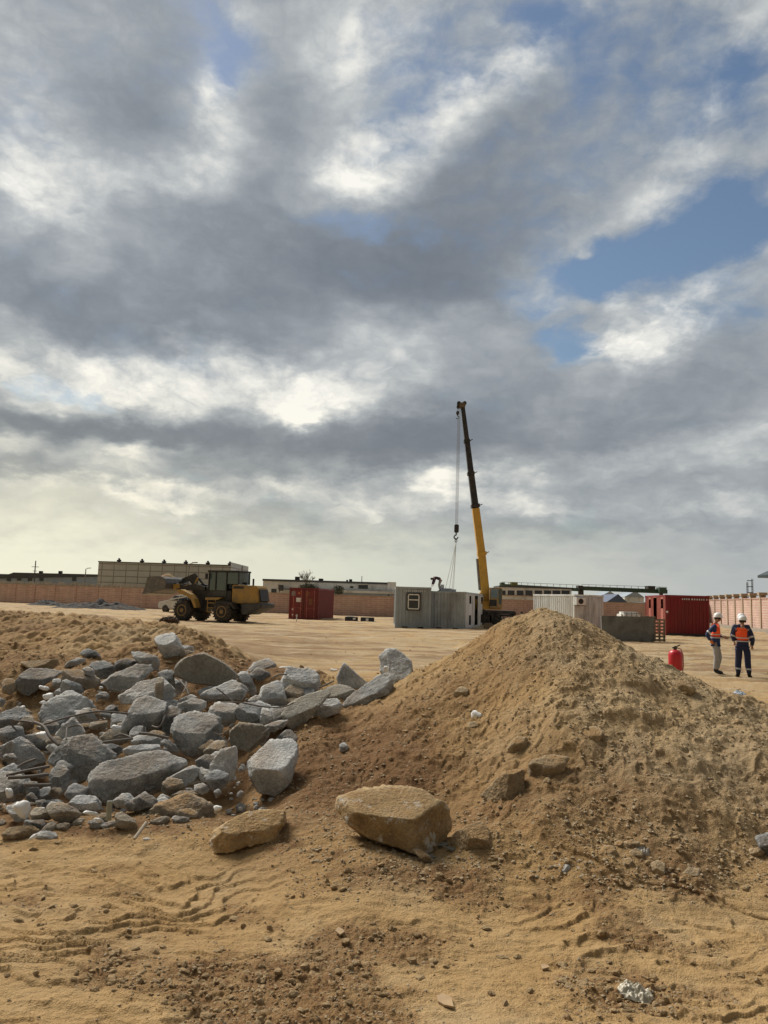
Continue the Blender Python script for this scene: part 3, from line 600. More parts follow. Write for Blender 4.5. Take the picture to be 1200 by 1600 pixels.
CH = [ # tile, outline, material, label, extra
(1,[(125,420),(185,330),(260,280),(360,265),(470,290),(545,300),(480,350),(400,410),(330,470),(250,525),(190,515),(140,470)],'d','flat dark charcoal slab sunk in sand at the upper left rim of the rubble',dict(rough=.5,Y=8.3)),
(1,[(575,300),(640,280),(760,275),(880,330),(940,400),(930,440),(780,470),(640,430),(585,400)],'b','grey chunk smeared with brown soil right of the flat dark slab',dict(Y=8.2)),
(1,[(775,262),(830,250),(890,300),(885,350),(800,320)],'c','small pale block just below the white edged chunk on the upper left',dict(Y=8.3,lvl=4)),
(1,[(840,225),(880,200),(950,195),(1020,225),(1090,290),(1060,330),(960,410),(900,340),(850,270)],'d','dark chunk with a white crust along its top edge, upper left of the heap',dict(Y=8.6)),
(1,[(755,140),(825,82),(890,110),(945,160),(945,190),(840,190)],'d','small grey wedge farthest back at the upper left of the rubble',dict(Y=9.3,lvl=4)),
(1,[(600,260),(640,210),(740,165),(800,175),(770,215),(690,245)],'c','thin whitish flake lying on brown soil at the top left of the rubble',dict(Y=9.0,lvl=4)),
(1,[(400,640),(480,560),(620,480),(760,490),(850,520),(885,640),(900,860),(640,880),(540,860),(390,770),(365,700)],'c','broad leaning grey slab crossed by a long bent rebar, left of centre of the heap',dict(Y=7.6,depth=.6,facets=[((-.2,.55),.30),((.5,.2),.42)])),
(1,[(570,390),(640,370),(760,420),(780,500),(600,520)],'d','dark ledge of concrete between the soiled chunk and the broad slab',dict(Y=7.9,lvl=4)),
(1,[(0,680),(90,645),(170,625),(240,680),(305,740),(290,790),(150,850),(130,900),(0,880),(-60,760)],'d','dark block with a flat sloping top cut by the left edge of the photo',dict(Y=7.4,facets=[((0,1.2),.22),((.1,-.3),.36)])),
(4,[(520,160),(620,50),(690,0),(790,120),(780,170),(640,220),(560,250)],'c','pointed triangular chunk leaning against the broad slab',dict(Y=7.0,facets=[((.2,.4),.3),((-.5,.1),.34)])),
(2,[(370,110),(490,55),(570,110),(640,210),(620,290),(560,300),(480,290),(410,200)],'c','upright purple grey boulder at the very top of the rubble',dict(Y=9.2)),
(2,[(600,170),(740,180),(720,240),(650,220)],'c','small stone behind the upright boulder at the top',dict(Y=9.5,lvl=4)),
(2,[(600,250),(640,210),(740,235),(700,270),(640,330)],'b','brown grey lump between the upright boulder and the smooth slab',dict(Y=9.3,lvl=4)),
(2,[(545,440),(590,340),(650,285),(770,240),(830,240),(1010,345),(1140,465),(1060,515),(970,560),(700,520)],'s','large smooth faced tan grey slab with an arched top at the crest of the heap',dict(Y=8.15,depth=.45,rough=.45,facets=[((.05,.06),.36)],sharp=40)),
(2,[(160,230),(260,230),(380,270),(420,320),(410,400),(330,420),(290,330),(200,290)],'c','tilted flat plate left below the upright boulder',dict(Y=8.7,rough=.6)),
(2,[(0,310),(100,290),(200,300),(260,330),(150,370),(100,390),(0,420)],'d','dark low piece left of the tilted flat plate',dict(Y=8.75,lvl=4)),
(2,[(-120,530),(0,430),(100,385),(210,345),(330,350),(345,395),(290,460),(160,560),(60,610),(-60,590)],'c','long pale yellowish grey slab sloping down to the left above the centre',dict(Y=8.05,facets=[((0,.8),.25),((-.1,-.1),.36)])),
(2,[(40,650),(130,590),(250,510),(420,470),(460,560),(555,600),(500,720),(440,730),(300,640),(180,700),(70,720)],'c','wide light grey chunk with a raised sharp tip in the upper middle',dict(Y=7.65,facets=[((-.2,.9),.28),((.4,.1),.34)])),
(2,[(420,470),(455,520),(450,690),(380,660),(365,600)],'b','narrow brown fin standing up in the upper middle',dict(Y=7.5,lvl=4)),
(5,[(50,370),(150,200),(190,80),(280,45),(340,50),(480,130),(455,200),(400,330),(300,390),(150,400)],'c','large rounded grey block with a shaded lower face left of centre',dict(Y=7.15,facets=[((-.1,.95),.2),((.1,-.2),.34)])),
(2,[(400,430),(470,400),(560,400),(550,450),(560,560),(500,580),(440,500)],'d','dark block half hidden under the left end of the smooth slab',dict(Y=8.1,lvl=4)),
(0,[(315,1086),(340,1077),(365,1063),(383,1072),(387,1080),(377,1096),(358,1096),(320,1093)],'c','wedge with a flat light top under the right end of the smooth slab',dict(Y=7.75,facets=[((-.2,1.1),.22),((.3,-.1),.34)])),
(5,[(605,80),(700,30),(765,55),(700,95),(620,120)],'c','small bright flat chip lying in the middle of the heap',dict(Y=7.6,lvl=4)),
(5,[(590,130),(700,90),(800,65),(855,100),(810,170),(750,215),(640,190),(600,170)],'c','bright rugged lump just above the big central boulder',dict(Y=7.3)),
(5,[(440,190),(490,135),(590,150),(640,185),(600,270),(540,340),(500,420),(450,420),(430,350)],'d','dark faced block with a pale top beside the big central boulder',dict(Y=7.2,facets=[((0,1.6),.1),((.1,-.35),.3)])),
(5,[(515,420),(560,310),(620,280),(610,210),(720,190),(780,220),(870,220),(990,260),(1010,330),(960,590),(740,630),(620,590),(560,530)],'c','big central boulder with a bright crumbling top and rounded base',dict(Y=6.85,facets=[((0,1.1),.17),((-.1,-.1),.36),((.9,.0),.38)])),
(6,[(155,230),(230,100),(400,130),(460,140),(400,300),(330,330),(280,250)],'c','light rugged block right behind the big central boulder',dict(Y=7.35)),
(6,[(400,190),(470,110),(560,105),(660,140),(640,300),(560,310),(440,290)],'d','dark square block in the middle right of the rubble',dict(Y=7.3,rough=.6)),
(6,[(525,100),(610,35),(640,90),(660,140),(560,120)],'c','small pale wedge on top of the dark square block',dict(Y=7.6,lvl=4)),
(6,[(640,170),(680,155),(755,215),(760,260),(690,335),(640,310)],'c','small cracked light lump right of the dark square block',dict(Y=7.2,lvl=4)),
(6,[(350,400),(430,290),(520,320),(600,310),(710,370),(640,430),(520,570),(400,540),(340,470)],'s','block with one smooth tan face and one dark broken face above the cut cube',dict(Y=6.75,facets=[((.55,.25),.22),((-.8,-.1),.28)])),
(6,[(670,340),(780,275),(880,270),(900,300),(840,340),(780,385),(720,380)],'c','flat pale flake at the foot of the long beam',dict(Y=7.0,lvl=4)),
(3,[(345,425),(375,385),(520,310),(605,275),(625,310),(470,480),(420,520),(370,480)],'s','near half of the long square edged concrete beam lying on the right side',dict(Y=7.3,rough=.4,facets=[((-.1,1.0),.16),((.5,-.25),.3)],sharp=44)),
(3,[(598,278),(690,230),(800,290),(720,335),(625,322)],'s','far half of the long concrete beam beyond its crack',dict(Y=8.0,rough=.4,facets=[((-.1,1.1),.14),((.5,-.25),.3)])),
(3,[(480,490),(540,400),(620,320),(690,315),(715,350),(700,400),(590,430),(520,470)],'c','thin tapering slab piece leaning on the right of the long beam',dict(Y=7.5,rough=.7)),
(3,[(680,190),(720,100),(760,140),(870,245),(800,280),(690,230)],'c','smooth sided wedge standing behind the far end of the beam',dict(Y=8.35,rough=.45,facets=[((.8,.25),.25),((-.6,.1),.3)])),
(3,[(705,385),(760,330),(850,260),(990,180),(1020,250),(1000,300),(830,380),(790,390)],'c','long jagged slab sloping up to the right against the sand',dict(Y=7.9,facets=[((-.4,.9),.2),((.2,-.1),.34)])),
(3,[(940,90),(980,10),(1060,40),(1140,120),(1150,190),(1110,240),(1020,255),(1010,200),(960,185)],'c','rightmost grey block standing at the top right end of the rubble',dict(Y=8.35,facets=[((.25,.7),.26),((-1.2,.0),.36)])),
(3,[(340,265),(375,180),(450,125),(520,160),(580,230),(540,290),(410,355),(370,330)],'c','large rough boulder tilted on one corner right of the smooth slab',dict(Y=8.0)),
(3,[(205,310),(240,250),(330,210),(360,230),(345,290),(380,350),(380,400),(330,410),(230,360)],'c','smooth rounded chunk just left of the tilted boulder',dict(Y=7.75,rough=.6)),
(3,[(140,165),(200,100),(260,75),(320,130),(315,175),(220,180)],'c','light cap shaped chunk at the back above a dark gap',dict(Y=8.9)),
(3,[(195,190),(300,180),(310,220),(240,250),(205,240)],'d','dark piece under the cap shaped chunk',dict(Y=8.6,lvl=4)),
(3,[(80,190),(110,150),(150,190),(200,270),(180,295),(140,270)],'c','narrow leaning splinter of concrete right of the smooth slab',dict(Y=8.3,lvl=4)),
(4,[(0,300),(60,260),(210,185),(290,250),(385,340),(420,470),(260,520),(100,520),(40,400),(-10,360)],'c','pale diamond shaped chunk with a dark rod across it near the left edge',dict(Y=6.75,facets=[((.1,.5),.3),((-.9,.1),.34)])),
(4,[(260,190),(370,140),(450,170),(545,260),(530,300),(480,320),(400,320),(330,260)],'d','dark chunk capped with white plaster near the left edge',dict(Y=6.95)),
(4,[(450,440),(500,350),(600,230),(760,165),(830,160),(950,250),(1090,360),(1080,400),(880,430),(860,560),(700,640),(520,500)],'c','biggest pyramid shaped grey boulder in the left half of the rubble',dict(Y=6.5,facets=[((.15,.75),.26),((0,-.3),.36),((-.9,.2),.36)])),
(4,[(460,520),(520,455),(590,460),(660,540),(650,660),(570,740),(500,720),(460,620)],'c','rounded grey boulder in front of the pyramid shaped one',dict(Y=6.2,rough=.7)),
(4,[(-60,520),(130,520),(250,580),(320,640),(260,720),(180,800),(60,810),(-60,790)],'c','broad grey block with a dab of white paint low at the left edge',dict(Y=5.95)),
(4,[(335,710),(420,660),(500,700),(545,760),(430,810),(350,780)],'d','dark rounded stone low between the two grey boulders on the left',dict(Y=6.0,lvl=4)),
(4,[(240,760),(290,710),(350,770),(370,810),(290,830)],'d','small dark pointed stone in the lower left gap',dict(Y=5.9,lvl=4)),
(4,[(650,810),(700,740),(800,730),(880,740),(940,800),(960,880),(860,890),(730,890)],'c','pale dome shaped chunk beside the upright plastic stub',dict(Y=5.75,facets=[((0,.8),.27),((.1,-.2),.34)])),
(4,[(668,705),(740,685),(805,720),(740,750),(675,765)],'c','small grey chip behind the pale dome shaped chunk',dict(Y=5.95,lvl=4)),
(4,[(980,270),(1060,250),(1150,290),(1150,330),(1100,360)],'d','small dark stone behind the huge slanting boulder',dict(Y=6.8,lvl=4)),
(0,[(135,1236),(143,1212),(150,1196),(190,1182),(225,1175),(258,1172),(280,1177),(289,1190),(275,1206),(250,1232),(225,1255),(195,1264),(165,1256)],'c','huge slanting boulder with a pitted bright top and black underside in the lower middle',dict(Y=6.0,depth=.8,facets=[((-.12,1.0),.20),((-.25,.35),.27),((.35,-.75),.24)],lvl=6)),
(5,[(75,570),(130,520),(300,495),(430,505),(420,560),(250,600),(120,605)],'c','flat bright lump lying on the top of the huge slanting boulder',dict(Y=6.55,lvl=4,facets=[((0,1.2),.2),((0,-.2),.3)])),
(5,[(150,450),(210,410),(350,410),(460,470),(440,510),(280,500),(170,495)],'c','low rounded piece behind the flat bright lump',dict(Y=6.8,lvl=4)),
(5,[(430,500),(470,450),(560,520),(600,580),(520,560)],'d','small dark piece left of the foot of the big central boulder',dict(Y=6.7,lvl=4)),
(8,[(395,300),(430,220),(550,140),(660,95),(720,130),(660,230),(550,310),(430,330)],'c','smooth leaf shaped slab under the right end of the huge boulder',dict(Y=6.1,rough=.5,depth=.5,facets=[((.15,.25),.34)])),
(6,[(145,860),(180,680),(260,580),(370,520),(420,540),(425,700),(400,830),(270,930),(170,910)],'c','tall thin shard standing left of the cut cube',dict(Y=6.2,depth=.6,facets=[((-.5,.35),.28),((.9,.0),.28)])),
(6,[(510,790),(520,660),(580,540),(670,445),(780,480),(940,490),(1000,590),(990,690),(900,905),(800,990),(620,950),(545,860)],'c','cube like concrete block with a ribbed light top at the right front of the rubble',dict(Y=6.1,depth=1.0,facets=[((-.15,1.45),.13),((-.12,-.42),.34),((2.6,.15),.50)],sharp=40,rough=.7,lvl=6)),
(6,[(30,650),(120,600),(250,590),(180,680),(150,740),(70,720)],'d','grey fragment right below the big central boulder',dict(Y=6.4,lvl=4)),
(6,[(20,880),(100,860),(160,930),(90,970),(20,940)],'c','small flat chip left of the foot of the tall shard',dict(Y=5.95,lvl=4)),
(6,[(60,760),(140,730),(170,790),(100,860),(60,820)],'c','small crumbly lump left of the tall shard',dict(Y=6.15,lvl=4)),
(6,[(205,930),(250,915),(280,960),(230,1005)],'d','tiny dark chip under the tall shard',dict(Y=5.9,lvl=3)),
(8,[(270,480),(340,410),(480,390),(620,320),(700,390),(800,405),(845,470),(845,540),(780,610),(600,650),(430,690),(370,600)],'b','large brown grey boulder lying at the front foot of the rubble',dict(Y=5.62,facets=[((0,.7),.3),((-.3,-.15),.33),((.7,.1),.36)],lvl=6)),
(8,[(345,390),(390,330),(460,370),(480,400),(350,410)],'c','small grey stone perched at the left top of the large brown grey boulder',dict(Y=5.85,lvl=4)),
(8,[(480,350),(560,300),(680,300),(710,350),(640,330),(560,370)],'b','flat brownish stone behind the large brown grey boulder',dict(Y=5.95,lvl=4)),
(7,[(435,330),(480,270),(580,255),(690,310),(760,380),(700,440),(600,460),(500,420)],'b','tan grey lump at the front left of the pale dome shaped chunk',dict(Y=5.5)),
(7,[(50,330),(90,285),(150,290),(230,400),(220,450),(150,450),(110,390)],'c','grey block with a bright white painted side at the lower left corner',dict(Y=5.5)),
(7,[(280,360),(310,310),(400,310),(440,360),(500,400),(440,430),(300,420)],'b','brown dusty lump right of the white painted block',dict(Y=5.5,lvl=4)),
(7,[(280,430),(400,420),(430,470),(360,510),(290,480)],'d','dark stone under the brown dusty lump',dict(Y=5.42,lvl=4)),
(7,[(390,530),(480,440),(550,520),(480,540)],'b','brown triangular stone at the front edge of the rubble',dict(Y=5.35,lvl=4)),
(7,[(510,470),(620,450),(660,460),(640,510),(570,530)],'b','small brown stone under the tan grey lump',dict(Y=5.35,lvl=4)),
(7,[(330,600),(380,530),(520,545),(540,590),(470,630),(380,630)],'c','low blue grey stone at the very front left of the rubble',dict(Y=5.15,lvl=4)),
(7,[(20,560),(100,490),(250,480),(370,560),(270,610),(60,610)],'t','flat brown earthy slab at the bottom left corner of the rubble',dict(Y=5.2)),
(7,[(380,290),(440,240),(530,235),(560,260),(450,280),(400,330)],'d','thin dark curved piece behind the tan grey lump',dict(Y=5.75,lvl=4)),
(8,[(0,500),(50,490),(180,560),(180,640),(90,650),(0,590)],'b','earth covered stone right beside the upright plastic stub',dict(Y=5.45)),
(7,[(910,400),(980,360),(1040,400),(1000,450),(920,440)],'b','small sandy stone at the foot of the plastic stub',dict(Y=5.5,lvl=4)),
(7,[(660,480),(740,410),(790,430),(760,470)],'b','small brown wedge between the tan lump and the plastic stub',dict(Y=5.4,lvl=4)),
]
for i, (t_, pts, mk, lab, ex) in enumerate(CH): rock('concrete_chunk', t_, pts, MM[mk], lab, 'concrete chunk', G1, seed=i+1, onsoil=ex.get('Y', 9) < 5.48, **ex)
G2 = 'loose stones on and around the sand heap'
ST = [
(9,[(70,260),(110,225),(190,180),(450,255),(485,280),(480,370),(440,410),(370,428),(220,390),(120,340),(80,290)],'y','largest yellow sandstone block with white plaster patches in the middle foreground',dict(Y=5.32,depth=.8,facets=[((-.12,1.9),.13),((-.25,-.25),.27),((1.0,-.1),.50)],lvl=6,sharp=34,rough=.55)),
(0,[(329,1318),(334,1298),(352,1285),(380,1269),(420,1265),(444,1264),(447,1290),(443,1308),(380,1322),(333,1325)],'y','flat ochre boulder at the right front foot of the rubble',dict(Y=5.2,facets=[((0,.9),.26),((.1,-.3),.34)],lvl=6)),
(9,[(610,220),(650,180),(690,130),(760,125),(768,200),(740,238),(640,238)],'t','angular sandy boulder half way up between yellow block and heap',dict(Y=5.85,facets=[((.5,.2),.3),((-.9,.3),.3)])),
(9,[(495,380),(560,340),(620,325),(650,410),(600,438),(510,435)],'t','small squat stone directly right of the largest yellow block',dict(Y=5.2)),
(9,[(780,110),(880,70),(930,100),(900,140),(810,160),(780,145)],'t','brown stone half buried right above the angular sandy boulder',dict(Y=6.15)),
(10,[(595,430),(650,390),(685,400),(665,440),(620,450)],'t','pale oblong stone lying on the slope under the rusty rod',dict(Y=6.3,rough=.5)),
(10,[(385,470),(420,420),(450,440),(440,480)],'t','lumpy sand coloured stone above the angular boulder',dict(Y=6.25,lvl=4)),
(10,[(672,780),(690,760),(715,762),(730,785),(715,805),(685,800)],'t','round tan stone leftmost in the cluster at the foot of the heap',dict(Y=4.95,rough=.3,lvl=4)),
(10,[(720,755),(735,745),(750,758),(745,775),(725,772)],'t','small round stone between the leftmost and topmost of the cluster',dict(Y=5.05,rough=.3,lvl=4)),
(10,[(750,750),(775,743),(800,752),(795,770),(762,772)],'t','topmost flat stone of the cluster at the foot of the heap',dict(Y=5.05,rough=.3,lvl=4)),
(10,[(762,785),(785,770),(810,785),(805,808),(775,808)],'t','rightmost rounded stone of the cluster at the foot of the heap',dict(Y=4.95,rough=.3,lvl=4)),
(10,[(745,805),(765,800),(782,818),(770,836),(750,832)],'t','lowest small stone of the cluster at the foot of the heap',dict(Y=4.85,rough=.3,lvl=4)),
(10,[(832,820),(855,808),(880,822),(876,855),(845,858)],'t','rounded stone sitting alone right of the stone cluster',dict(Y=4.8,rough=.4,lvl=4)),
(10,[(930,850),(955,828),(988,835),(985,870),(940,878)],'t','tan stone with a grey stone behind it at the lower right toe of the heap',dict(Y=4.72,rough=.4,lvl=4)),
(10,[(1160,732),(1210,722),(1240,760),(1210,800),(1175,770)],'d','dark grey rock cut by the right edge of the photo',dict(Y=4.95,lvl=4)),
(10,[(500,560),(512,550),(520,565),(510,578),(495,575)],'t','small round stone on the slope left of the pale oblong one',dict(Y=5.8,rough=.3,lvl=3)),
(10,[(905,565),(935,555),(965,570),(955,595),(915,597)],'t','flat buried stone in the middle of the right slope',dict(Y=5.6,rough=.5,lvl=4)),
(10,[(830,490),(855,485),(875,492),(850,500)],'t','thin flat pebble on the upper right slope',dict(Y=6.2,rough=.3,lvl=3)),
(0,[(530,1165),(537,1160),(545,1168),(540,1175),(531,1173)],'c','lone small grey chip on the brown slope between rubble and heap',dict(Y=6.6,lvl=3)),
(0,[(368,1262),(375,1254),(385,1262),(380,1270),(370,1268)],'c','grey chip on the soil above the flat ochre boulder',dict(Y=5.7,lvl=3)),
(10,[(525,830),(550,818),(580,825),(590,845),(560,855),(530,850)],'c','dull grey stone in the churned strip at the foot of the heap',dict(Y=4.75,lvl=4)),
(10,[(590,830),(620,825),(640,840),(620,852)],'c','smaller grey stone beside the dull grey one in the churned strip',dict(Y=4.72,lvl=4)),
(10,[(93,775),(110,772),(155,805),(130,815)],'t','narrow flat shard below the right corner of the largest yellow block',dict(Y=4.95,lvl=4)),
(0,[(975,1152),(960,1160),(940,1166),(905,1166),(900,1150),(925,1136),(940,1134)],'t','',dict(skip=1)),
(10,[(265,380),(290,375),(300,400),(275,415),(258,400)],'t','pale stone below the white scrap on the left slope of the heap',dict(Y=6.9,lvl=4)),
(10,[(215,290),(240,265),(265,280),(260,300),(225,302)],'t','clod like stone on the upper left flank of the heap',dict(Y=7.5,lvl=4)),
(10,[(900,255),(940,245),(975,275),(960,288),(915,275)],'t','flat slab of crusted sand on the right shoulder of the heap',dict(Y=7.2,lvl=4)),
(10,[(1140,775),(1165,768),(1188,785),(1165,797),(1142,792)],'t','pale flat stone low at the right edge of the heap',dict(Y=4.9,lvl=4)),
(10,[(1085,385),(1100,365),(1120,380),(1105,392)],'t','dark pebble on the far right shoulder of the heap',dict(Y=6.4,lvl=3)),
(0,[(60,1055),(50,1046),(35,1036),(58,1032),(88,1030),(91,1040)],'t','smooth sand coloured boulder above the flat dark slab',dict(Y=9.3,rough=.3)),
]
for i, (t_, pts, mk, lab, ex) in enumerate(ST):
    if ex.pop('skip', 0): continue
    rock('loose_stone', t_, pts, MM[mk], lab, 'stone', G2, seed=i+101, onsoil=True, **ex)

LM = [(322, 1047, 'smooth arched slab'), (308, 1148, 'big central boulder'), (426, 1200, 'cut cube block'), (212, 1220, 'huge slanting boulder'), (128, 1185, 'pyramid shaped boulder'), (468, 1072, 'boulder tilted on one corner'),
      (500, 1092, 'long concrete beam'), (108, 1105, 'broad leaning slab'), (52, 1064, 'flat dark slab'), (35, 1180, 'pale diamond shaped chunk'), (280, 1272, 'large brown grey boulder'), (200, 1058, 'pale sloping slab'), (266, 1012, 'upright boulder at the top'),
      (133, 1258, 'pale dome shaped chunk'), (20, 1228, 'broad grey block with white paint'), (228, 1110, 'rounded grey block'), (105, 1278, 'tan grey lump'), (350, 1110, 'dark square block'), (20, 1120, 'dark block at the left edge'), (345, 1205, 'tall thin shard')]
used_l = set(); tries = 0
rs = np.random.RandomState(77); nf = 0
while nf < 105:                                                   # smaller chunks wedged into the gaps
    cx, cy = rs.uniform(-10, 480), rs.uniform(1050, 1290); w_ = 14+rs.rand()*34; h_ = w_*rs.uniform(.5, .95)
    if cy < 1045+max(0, (200-cx))*.12 or cy > 1300-max(0, cx-250)*.45 or cx > 600-(cy-1050)*.75: continue
    if cx > 345 and cy > 1165: continue
    mk = rs.randint(3)
    j = min(LM, key=lambda l: math.hypot(cx-l[0], (cy-l[1])*1.3)); ex, ey = cx-j[0], cy-j[1]; dd = math.hypot(ex, ey)
    v_ = 'above' if ey < -abs(ex)*.4 else 'below' if ey > abs(ex)*.4 else ''; h2 = 'left of' if ex < -abs(ey)*.4 else 'right of' if ex > abs(ey)*.4 else ''
    lab = '%s %s %s %s %s the %s' % ('tiny' if w_ < 18 else 'small' if w_ < 27 else 'medium', ('grey', 'dark grey', 'brownish')[mk], 'flake' if h_ < w_*.7 else 'block', 'close' if dd < 26 else 'somewhat', ' '.join((v_, h2)).strip() if (v_ and h2) or h2 else v_, j[2])
    lab = lab.replace('above left of', 'up and left of').replace('below left of', 'down and left of').replace('above right of', 'up and right of').replace('below right of', 'down and right of')
    tries += 1
    if lab in used_l and tries < 4000: continue
    used_l.add(lab)
    a0 = rs.rand()*6.28; n_ = rs.randint(4, 7); an = a0+np.sort(rs.rand(n_)*.6+np.arange(n_))*6.28/n_
    rock('concrete_chunk', 0, [(cx+w_*.5*math.cos(a), cy+h_*.5*math.sin(a)) for a in an], (CONC, DARKC, BROWNC)[mk], lab, 'concrete chunk',
         'small concrete chunks wedged in the gaps of the rubble heap', seed=500+nf, Y=Yf(cy+h_*.5)+.10, lvl=4); nf += 1

# crumbs nobody could count: concrete grit in the rubble, clods and gravel on the soil
def scatter(name, pts, size, m, label, seed, flat=.7, lv=2):
    """pts: (n,3); many small angular crumbs in one mesh"""
    rs = np.random.RandomState(seed); S, F0 = ICO[lv]; nv = len(S); protos = []
    for k in range(10):
        N = rs.normal(size=(13, 3)); N /= np.linalg.norm(N, axis=1)[:, None]; Dt = rs.uniform(.55, 1, 13)
        G = np.maximum(S @ N.T, 0)/Dt; protos.append(S*(((G**40).sum(1)+.75**40)**(-1/40))[:, None])
    VV, FF = [], []
    for i, (p, s) in enumerate(zip(pts, size)):
        a, b, c = rs.uniform(0, 6.28, 3); M = np.array(Euler((a, b, c)).to_matrix())
        v = (protos[i % 10] @ M.T)*s*np.array((1, 1, flat))*rs.uniform(.7, 1.3, 3); VV.append(v+p); FF.append(F0+i*nv)
    o = npmesh(name, np.concatenate(VV), np.concatenate(FF), m, smooth=False); return tag(o, label, None, None, 'stuff')
rs = np.random.RandomState(5)
def soil_pts(n, y0, y1, xf0, xf1, dens=None):
    y = y0*(y1/y0)**rs.rand(n); x = y*(xf0+(xf1-xf0)*rs.rand(n)); keep = np.ones(n, bool)
    if dens is not None: keep = rs.rand(n) < dens(x, y)
    x, y = x[keep], y[keep]; return np.stack([x, y, H(x, y)+.013*(np.maximum(heap_mask(x, y), berm_mask(x, y)) > .3)], -1)
CLOD = rock_material('soil_clod', (.28, .17, .08), (.38, .25, .125), (.47, .34, .19), sand_amt=.3, rough=.95)
GRITM = rock_material('sand_grit', (.34, .24, .13), (.44, .33, .20), (.54, .44, .30), sand_amt=.4, rough=.95)
P_ = soil_pts(24000, 2.9, 9, -.56, .6, lambda x, y: np.clip(.05+1.0*crumbs(x, y)*(y < 5.3)+.12*(Hraw(x, y) > .06)*(x > -.6), 0, 1)*(.35+.65*(fbm2(x, y, 1.7, 3, .5, 91) > 0)))
scatter('soil_clods', P_, .004+.020*rs.rand(len(P_))**5+.004*rs.rand(len(P_)), CLOD, 'brown crumbs and clods of soil strewn over the ground and heaps', 6)
P_ = soil_pts(90000, 2.8, 9.5, -.56, .6, lambda x, y: np.clip(.03+.6*crumbs(x, y)*(y < 5.3)+.75*(Hraw(x, y) > .05), 0, 1)*(.3+.7*(fbm2(x, y, 3.1, 3, .5, 95) > -.1)))
scatter('gravel', P_, (.002+.0085*rs.rand(len(P_))**4)*(1+.6*(P_[:, 2] > .1)), GRITM, 'fine gravel and grit over the sand heap and foreground', 7, lv=1)
P_ = soil_pts(16000, 8.5, 45, -.56, .5, lambda x, y: .12+.8*(Hraw(x, y) > .15)*(fbm2(x, y, .9, 3, .5, 97) > -.15))
scatter('gravel', P_, .008+.035*rs.rand(len(P_))**4, CLOD, 'clods scattered over the far bank and the yard', 9, lv=1)
gp_ = []
for k in range(900):
    px, py = rs.uniform(-20, 440), rs.uniform(1050, 1304); p = at(px, py, Yf(py)+.1); gp_.append((p.x, p.y, p.z-.10))
scatter('concrete_grit', np.array(gp_), .006+.040*rs.rand(900)**3.2, CONC, 'small broken bits of concrete between the big rubble chunks', 8)

# ------------------------------------------------------------------ materials for built things
GREYP = mat('grey_paint', (.36, .41, .45), .6, 0, .12, 1.5, (.15, .13, .10), .35, 1.0, .15, 30, True, (.16, .07, .03))
GREYD = mat('worn_grey_paint', (.44, .48, .51), .65, 0, .2, 2, (.12, .11, .10), .5, 1.2, .2, 30, True, (.15, .08, .05))
GREYL = mat('pale_grey_paint', (.68, .71, .73), .6, 0, .1, 2, (.2, .18, .15), .5, 2, .1, 30, True)
REDP = mat('red_paint', (.20, .028, .028), .55, 0, .15, 1.2, (.12, .03, .025), .5, 1.5, .12, 25, True, (.10, .04, .02))
REDB = mat('bright_red_paint', (.21, .011, .016), .5, 0, .12, 1.2, (.16, .02, .02), .5, 1.5, .1, 25, True)
PINKP = mat('faded_red_paint', (.42, .13, .10), .7, 0, .15, 2, (.25, .10, .07), .5, 2, .1, 25, True)
BARP = mat('faded_bar_paint', (.50, .16, .13), .6)
WHITEP = mat('white_paint', (.82, .83, .80), .6, 0, .06, 1, (.45, .42, .36), .45, 1.3, .1, 25, True, (.2, .11, .06))
WHITE = mat('white_plastic', (.75, .75, .73), .45)
BLACK = mat('black_metal', (.018, .018, .02), .5, 0, .3, 3, (.09, .07, .05), .45, 3)
RUBBER = mat('tyre_rubber', (.028, .027, .026), .85, 0, .3, 4, (.16, .12, .08), .6, 4)
DARKIN = mat('dark_interior', (.012, .012, .012), .9)
YEL = mat('loader_yellow', (.40, .24, .06), .6, 0, .15, 2, (.22, .16, .09), .75, 2.5)
YEL2 = mat('crane_yellow', (.60, .34, .045), .45, 0, .08, 2, (.3, .18, .06), .3, 1.5)
GLASS = mat('cab_glass', (.05, .09, .09), .08); GLASS.node_tree.nodes['Principled BSDF'].inputs['Specular IOR Level'].default_value = .9
STEEL = mat('dull_steel', (.22, .21, .20), .45, .6, .2, 4, (.14, .10, .07), .5, 3)
RUSTM = mat('rusty_steel', (.13, .075, .045), .85, .1, .35, 8)
WOOD = mat('weathered_wood', (.22, .17, .12), .85, 0, .3, 5)
CONCW = mat('slab_concrete', (.17, .172, .165), .9, 0, .28, 1.6, (.06, .058, .052), .7, 1.2, .4, 14)
SKIN = mat('skin', (.38, .21, .14), .6)
ORANGE = mat('orange_vest', (1.0, .11, .02), .7, 0, .1, 6); NAVY = mat('navy_cloth', (.018, .026, .075), .85, 0, .2, 6)
TROUS = mat('grey_cloth', (.36, .36, .36), .85, 0, .15, 6); BOOT = mat('black_boot', (.012, .012, .014), .6)
REFL = mat('reflective_band', (.55, .56, .58), .4); HELM = mat('helmet_white', (.80, .80, .80), .3, 0, .04)
PLUM = mat('plum_jacket', (.05, .02, .035), .85); PALE = mat('pale_trousers', (.30, .28, .25), .85)
TEAL = mat('gantry_green', (.045, .085, .055), .6, 0, .2, 1, (.04, .03, .02), .4, 1); ROOFD = mat('dark_roofing', (.075, .08, .085), .85, 0, .2, .3)
BLUEW = mat('blue_grey_cladding', (.30, .36, .43), .7, 0, .1, .3, (.12, .14, .16), .4, .3); BLUER = mat('blue_roof', (.06, .09, .16), .6)
PLAST = mat('off_white_render', (.68, .69, .67), .85, 0, .12, .35, (.25, .24, .21), .6, .5, 0, 1)
WINM = mat('window_dark', (.03, .04, .05), .2)
